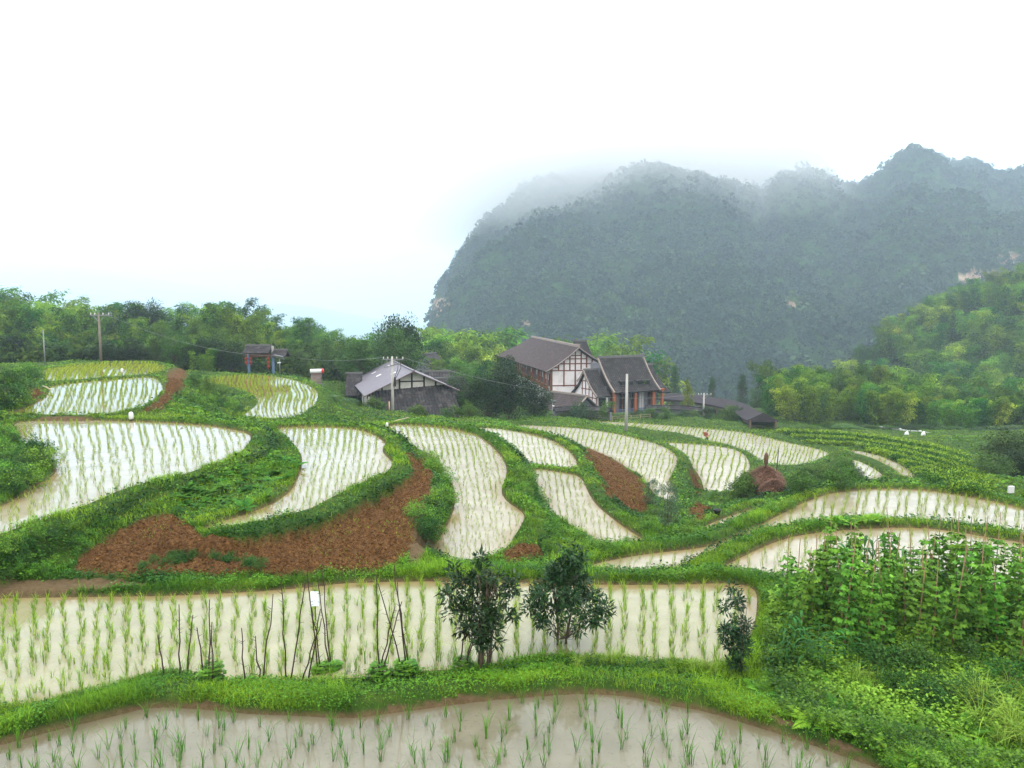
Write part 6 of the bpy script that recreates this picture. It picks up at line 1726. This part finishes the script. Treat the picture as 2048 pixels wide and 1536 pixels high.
# white rail fence on the far terrace
def gq(px, py, Y): p = at(px, py, Y); return (p.x, p.y, min(p.z, gz(p.x, Y) + .5))
WF_ = [(1762, 862, 112), (1800, 866, 110), (1840, 870, 108), (1880, 876, 106)]
P3 = [gq(*q) for q in WF_]; o = Vector(P3[0]); root = empty('white_fence', o, 0, 'white balustrade fence on the far terrace below the bamboo row', 'fence')
m1 = MB(); m2 = MB()
for a, b_ in zip(P3[:-1], P3[1:]):
    a = Vector(a) - o; b_ = Vector(b_) - o
    m1.bar(a + Vector((0, 0, .5)), b_ + Vector((0, 0, .5)), .12, .14); m1.bar(a + Vector((0, 0, .1)), b_ + Vector((0, 0, .1)), .12, .12)
    for k in range(10): q = a.lerp(b_, k / 10); m2.box(q.x - .05, q.x + .05, q.y - .05, q.y + .05, q.z, q.z + .5)
m1.build('rail', WHITE, root); m2.build('baluster', WHITE, root)
for q in P3: m = MB(); v = Vector(q) - o; m.box(v.x - .14, v.x + .14, v.y - .14, v.y + .14, v.z - .6, v.z + 0.7); m.build('post', WHITE, root)
for px, py, lab in ((1812, 868, 'white sack standing before the white balustrade fence'), (1845, 872, 'small white sack right of the larger one by the white fence')):
    x, y, z = gq(px, py, 103); mb = MB(); z = gz(x, y); mb.lathe([(.2, 0), (.28, .2), (.26, .6), (.12, .8), (.05, .95)], 10, Matrix.Rotation(.2, 4, 'Y')); oo = mb.build('sack', WHITE); oo.location = (x, y, z); tag(oo, lab, 'sack')
x, y, z = gq(1694, 868, 112); z = gz(x, y); mb = MB(); mb.tube([(0, 0, 0), (2.0, .2, .05)], .09, 8); oo = mb.build('white_pipe', WHITE); oo.location = (x, y, z + .3); tag(oo, 'white pipe lying on the terrace left of the white fence', 'pipe')
# black tub at the foot of the rippled paddy
x, y, z = gp(1434, 1030); mb = MB(); mb.lathe([(.12, 0), (.17, .2), (.19, .25), (.17, .25), (.11, .05)], 16); oo = mb.build('black_tub', solid('black_plastic', (.012, .012, .012), rough=.4, noise=.1)); oo.location = (x, y, z + .02); tag(oo, 'black plastic tub on the bank at the foot of the rippled paddy', 'tub')
# ---------------------------------------------------------------- person with a basket
def skin(name, V, E, R_, mat, parent, sub=2):
    me = bpy.data.meshes.new(name); me.from_pydata(V, E, []); o = link(name, me, parent)
    sk = o.modifiers.new('s', 'SKIN'); sk.use_smooth_shade = True
    for i, r_ in enumerate(R_): me.skin_vertices[0].data[i].radius = (r_, r_) if not hasattr(r_, '__len__') else r_
    me.skin_vertices[0].data[0].use_root = True
    ss_ = o.modifiers.new('d', 'SUBSURF'); ss_.levels = sub; ss_.render_levels = sub
    me.materials.append(mat); return o
SKIN = solid('skin', (.38, .20, .13), rough=.6, noise=.05); CLO = solid('pink_red_clothes', (.52, .16, .13), rough=.9, noise=.3, scale=14); HAIR = solid('dark_hair', (.02, .015, .012), rough=.6)
DRK = solid('dark_trousers', (.03, .022, .03), rough=.9)
Yp = 99.5; p = at(1413, 884, Yp)
for Yp in np.arange(96, 108, .5):
    p = at(1413, 883, float(Yp))
    if abs(p.z - gz(p.x, p.y)) < .35: break
zp_ = gz(p.x, p.y)
PR = empty('person', (p.x, p.y, zp_), 0, 'person in pink red clothes walking on the bank with a basket on the back', 'person')
# facing +x, slight forward lean, mid-stride
V = [(0, 0, .86), (.03, 0, 1.02), (.07, 0, 1.2), (.09, 0, 1.33), (.12, 0, 1.41), (.14, 0, 1.47), (.15, 0, 1.56),
     (.02, -.09, .80), (.14, -.09, .45), (.10, -.09, .08), (.22, -.09, .04),
     (.0, .09, .80), (-.04, .09, .45), (-.18, .09, .12), (-.08, .09, .05),
     (.09, -.17, 1.29), (.10, -.21, 1.05), (.28, -.16, .95), (.34, -.14, .95), (.09, .17, 1.29), (.08, .21, 1.05), (.24, .17, .93), (.31, .15, .93)]
E = [(0, 1), (1, 2), (2, 3), (3, 4), (4, 5), (5, 6), (0, 7), (7, 8), (8, 9), (9, 10), (0, 11), (11, 12), (12, 13), (13, 14), (3, 15), (15, 16), (16, 17), (17, 18), (3, 19), (19, 20), (20, 21), (21, 22)]
Rr = [.12, .11, .13, .12, .055, .075, .085, .085, .06, .04, .035, .085, .06, .04, .035, .06, .045, .034, .03, .06, .045, .034, .03]
skin('body', V, E, Rr, SKIN, PR)
skin('shirt', [(0, 0, .80), (.03, 0, 1.0), (.07, 0, 1.2), (.09, 0, 1.33), (.09, -.17, 1.29), (.10, -.21, 1.08), (.2, -.18, .98), (.09, .17, 1.29), (.08, .21, 1.08), (.18, .18, .97), (-.0, 0, .62)], [(0, 1), (1, 2), (2, 3), (3, 4), (4, 5), (5, 6), (3, 7), (7, 8), (8, 9), (0, 10)], [.15, .135, .15, .13, .075, .06, .05, .075, .06, .05, .15], CLO, PR)
skin('trousers', [(0, 0, .80), (.03, -.09, .72), (.14, -.09, .44), (.10, -.09, .14), (0, .09, .72), (-.04, .09, .44), (-.17, .09, .18)], [(0, 1), (1, 2), (2, 3), (0, 4), (4, 5), (5, 6)], [.12, .10, .075, .06, .10, .075, .06], DRK, PR)
skin('hair', [(.10, 0, 1.50), (.12, 0, 1.60), (.15, 0, 1.64)], [(0, 1), (1, 2)], [.075, .09, .07], HAIR, PR)
# face: nose, eyes and ears
mb = MB(); mb.add([(.225, -.015, 1.55), (.225, .015, 1.55), (.255, 0, 1.535), (.23, 0, 1.58)], [(0, 2, 3), (2, 1, 3), (0, 1, 2)])
for s_ in (-1, 1): mb.lathe([(.005, -.02), (.018, 0), (.005, .02)], 8, Matrix.Translation((.14, s_ * .085, 1.55)))
mb.build('nose_and_ears', SKIN, PR)
for s_ in (-1, 1): m = MB(); m.lathe([(.002, -.008), (.009, 0), (.002, .008)], 8, Matrix.Translation((.222, s_ * .03, 1.57))); m.build('eye', HAIR, PR)
BK = empty('back_basket', (p.x - .26, p.y, zp_ + .88), 0, 'orange brown woven basket carried on the walking person\'s back', 'basket')
WK2 = solid('woven_bamboo', (.36, .12, .045), rough=.8, noise=.4, scale=30, bump=.6)
mb = MB(); mb.lathe([(.13, 0), (.15, .1), (.19, .32), (.23, .5), (.245, .52), (.22, .5), (.17, .3), (.12, .03)], 18); mb.build('basket_body', WK2, BK)
mb = MB()
for s_ in (-1, 1): mb.tube([(.1, s_ * .1, .15), (.24, s_ * .14, .28), (.38, s_ * .13, .38), (.3, s_ * .12, .50), (.16, s_ * .1, .44)], .015, 6)
mb.build('strap', STK, BK)

# ---------------------------------------------------------------- striped green terraces at far right
A = Acc(); r3 = np.random.default_rng(77)
ROWS = []
for k in range(14):
    y0 = 870 + k * 5.5; y1 = 868 + k * 7.4
    pts = [(1560 + k * 14, y0 - 6), (1680 + k * 10, y0 - 1), (1780 + k * 9, y1 + 12), (1860 + k * 8, y1 + 26 + k), (1930 + k * 5, y1 + 46 + 1.5 * k)]
    if k > 4: pts = pts[1:]
    ROWS.append(pts)
for ri, pts in enumerate(ROWS):
    xs, ys = zip(*pts)
    n = 620
    t = np.linspace(xs[0], xs[-1], n); yy = np.interp(t, xs, ys) + r3.normal(0, .4, n)
    for a, b_ in zip(t, yy):
        x, y, z = gp(a, b_)
        if float(lookup(dwet, np.array([x]), np.array([y]))[0]) < .3 or y > 135: continue
        m_ = 9; C = np.array([x, y, z + .2]) + r3.normal(0, 1, (m_, 3)) * np.array([.3, .14, .1]); C[:, 2] = np.maximum(C[:, 2], z + .02)
        D = unit(r3.normal(0, 1, (m_, 3)) + np.array([0, 0, .3])); Nn = unit(r3.normal(0, .5, (m_, 3)) + np.array([0, 0, 1]))
        Ls = r3.uniform(.16, .32, m_) * y / 85
        V, Q, cl = leaves(C, D, Nn, Ls, Ls * .6, np.array((.03, .11, .008) if ri % 2 else (.17, .30, .015)) * r3.uniform(.7, 1.4, (m_, 1)))  # alternate rows darker: shadow lines between crops put into the leaf colour
        A.add(V, Q, None, cl)
if A.V: tag(link('crop_rows', A.mesh('crop_rows', LEAF)), 'rows of low green crops along the far terraces', kind='stuff')
# ---------------------------------------------------------------- camera, sky, sun
cam = bpy.data.cameras.new('camera'); camo = bpy.data.objects.new('camera', cam); COL.objects.link(camo)
camo.location = (0, 0, CAMZ); camo.rotation_euler = (PI / 2 - PITCH, 0, 0)
cam.sensor_width = 36; cam.lens = F / 2048 * 36; cam.clip_start = .1; cam.clip_end = 40000
scene.camera = camo
w = bpy.data.worlds.new('World'); scene.world = w; w.use_nodes = True
N = w.node_tree.nodes; L = w.node_tree.links
bg = N['Background']
sky = N.new('ShaderNodeTexSky'); sky.sky_type = 'NISHITA'; sky.sun_disc = False
sky.sun_elevation = math.radians(56); sky.sun_rotation = math.radians(14)
sky.air_density = 1.6; sky.dust_density = 6; sky.ozone_density = 1; sky.altitude = 0
# overcast: the blue sky is mostly covered by an even white cloud deck
hs = N.new('ShaderNodeHueSaturation'); hs.inputs['Saturation'].default_value = .12; L.new(sky.outputs[0], hs.inputs['Color'])
mx = N.new('ShaderNodeMix'); mx.data_type = 'RGBA'; mx.inputs['Factor'].default_value = .75
L.new(hs.outputs[0], mx.inputs['A']); 
# a cloud deck is brightest overhead and about a third as bright at the horizon
tc = N.new('ShaderNodeTexCoord'); sz_ = N.new('ShaderNodeSeparateXYZ'); L.new(tc.outputs['Generated'], sz_.inputs[0])
mz = N.new('ShaderNodeMapRange'); mz.inputs[1].default_value = 0; mz.inputs[2].default_value = 1; mz.inputs[3].default_value = .36; mz.inputs[4].default_value = 1
L.new(sz_.outputs['Z'], mz.inputs[0])
vm = N.new('ShaderNodeVectorMath'); vm.operation = 'SCALE'; vm.inputs[0].default_value = (40, 40.2, 40.4); L.new(mz.outputs[0], vm.inputs['Scale'])
L.new(vm.outputs[0], mx.inputs['B'])
L.new(mx.outputs['Result'], bg.inputs[0]); bg.inputs[1].default_value = .12
sun = bpy.data.lights.new('sun', 'SUN'); sun.energy = 1.5; sun.angle = math.radians(12); sun.color = (1, .96, .9)
so = bpy.data.objects.new('sun', sun); COL.objects.link(so)
so.rotation_euler = (math.radians(-34), 0, math.radians(-14))
# haze in the valley air
def volbox(name, x0, x1, y0, y1, z0, z1, density, color, label):
    o = MB().box(x0, x1, y0, y1, z0, z1)
    m, nt, N, L, b = nodes(name)
    N.remove(b)
    v = N.new('ShaderNodeVolumePrincipled'); v.inputs['Density'].default_value = density; v.inputs['Color'].default_value = (*color, 1)
    v.inputs['Anisotropy'].default_value = .2
    L.new(v.outputs[0], N['Material Output'].inputs['Volume'])
    ob = o.build(name, m)
    tag(ob, label, kind='stuff')
    return ob, m, v
volbox('haze', -15000, 15000, -60, 15000, -500, 1250, HAZE_D, (.72, .87, 1.0), 'thin bluish haze hanging over the whole valley')
scene.view_settings.view_transform = 'Standard'; scene.view_settings.look = 'None'
scene.view_settings.exposure = EXPO; scene.view_settings.gamma = 1
scene.cycles.use_denoising = True
scene.cycles.max_bounces = 6; scene.cycles.diffuse_bounces = 1; scene.cycles.glossy_bounces = 2; scene.cycles.transmission_bounces = 2
scene.cycles.volume_bounces = 4; scene.cycles.transparent_max_bounces = 4
scene.cycles.sample_clamp_indirect = 6
scene.cycles.volume_step_rate = 1.0; scene.cycles.volume_max_steps = 64
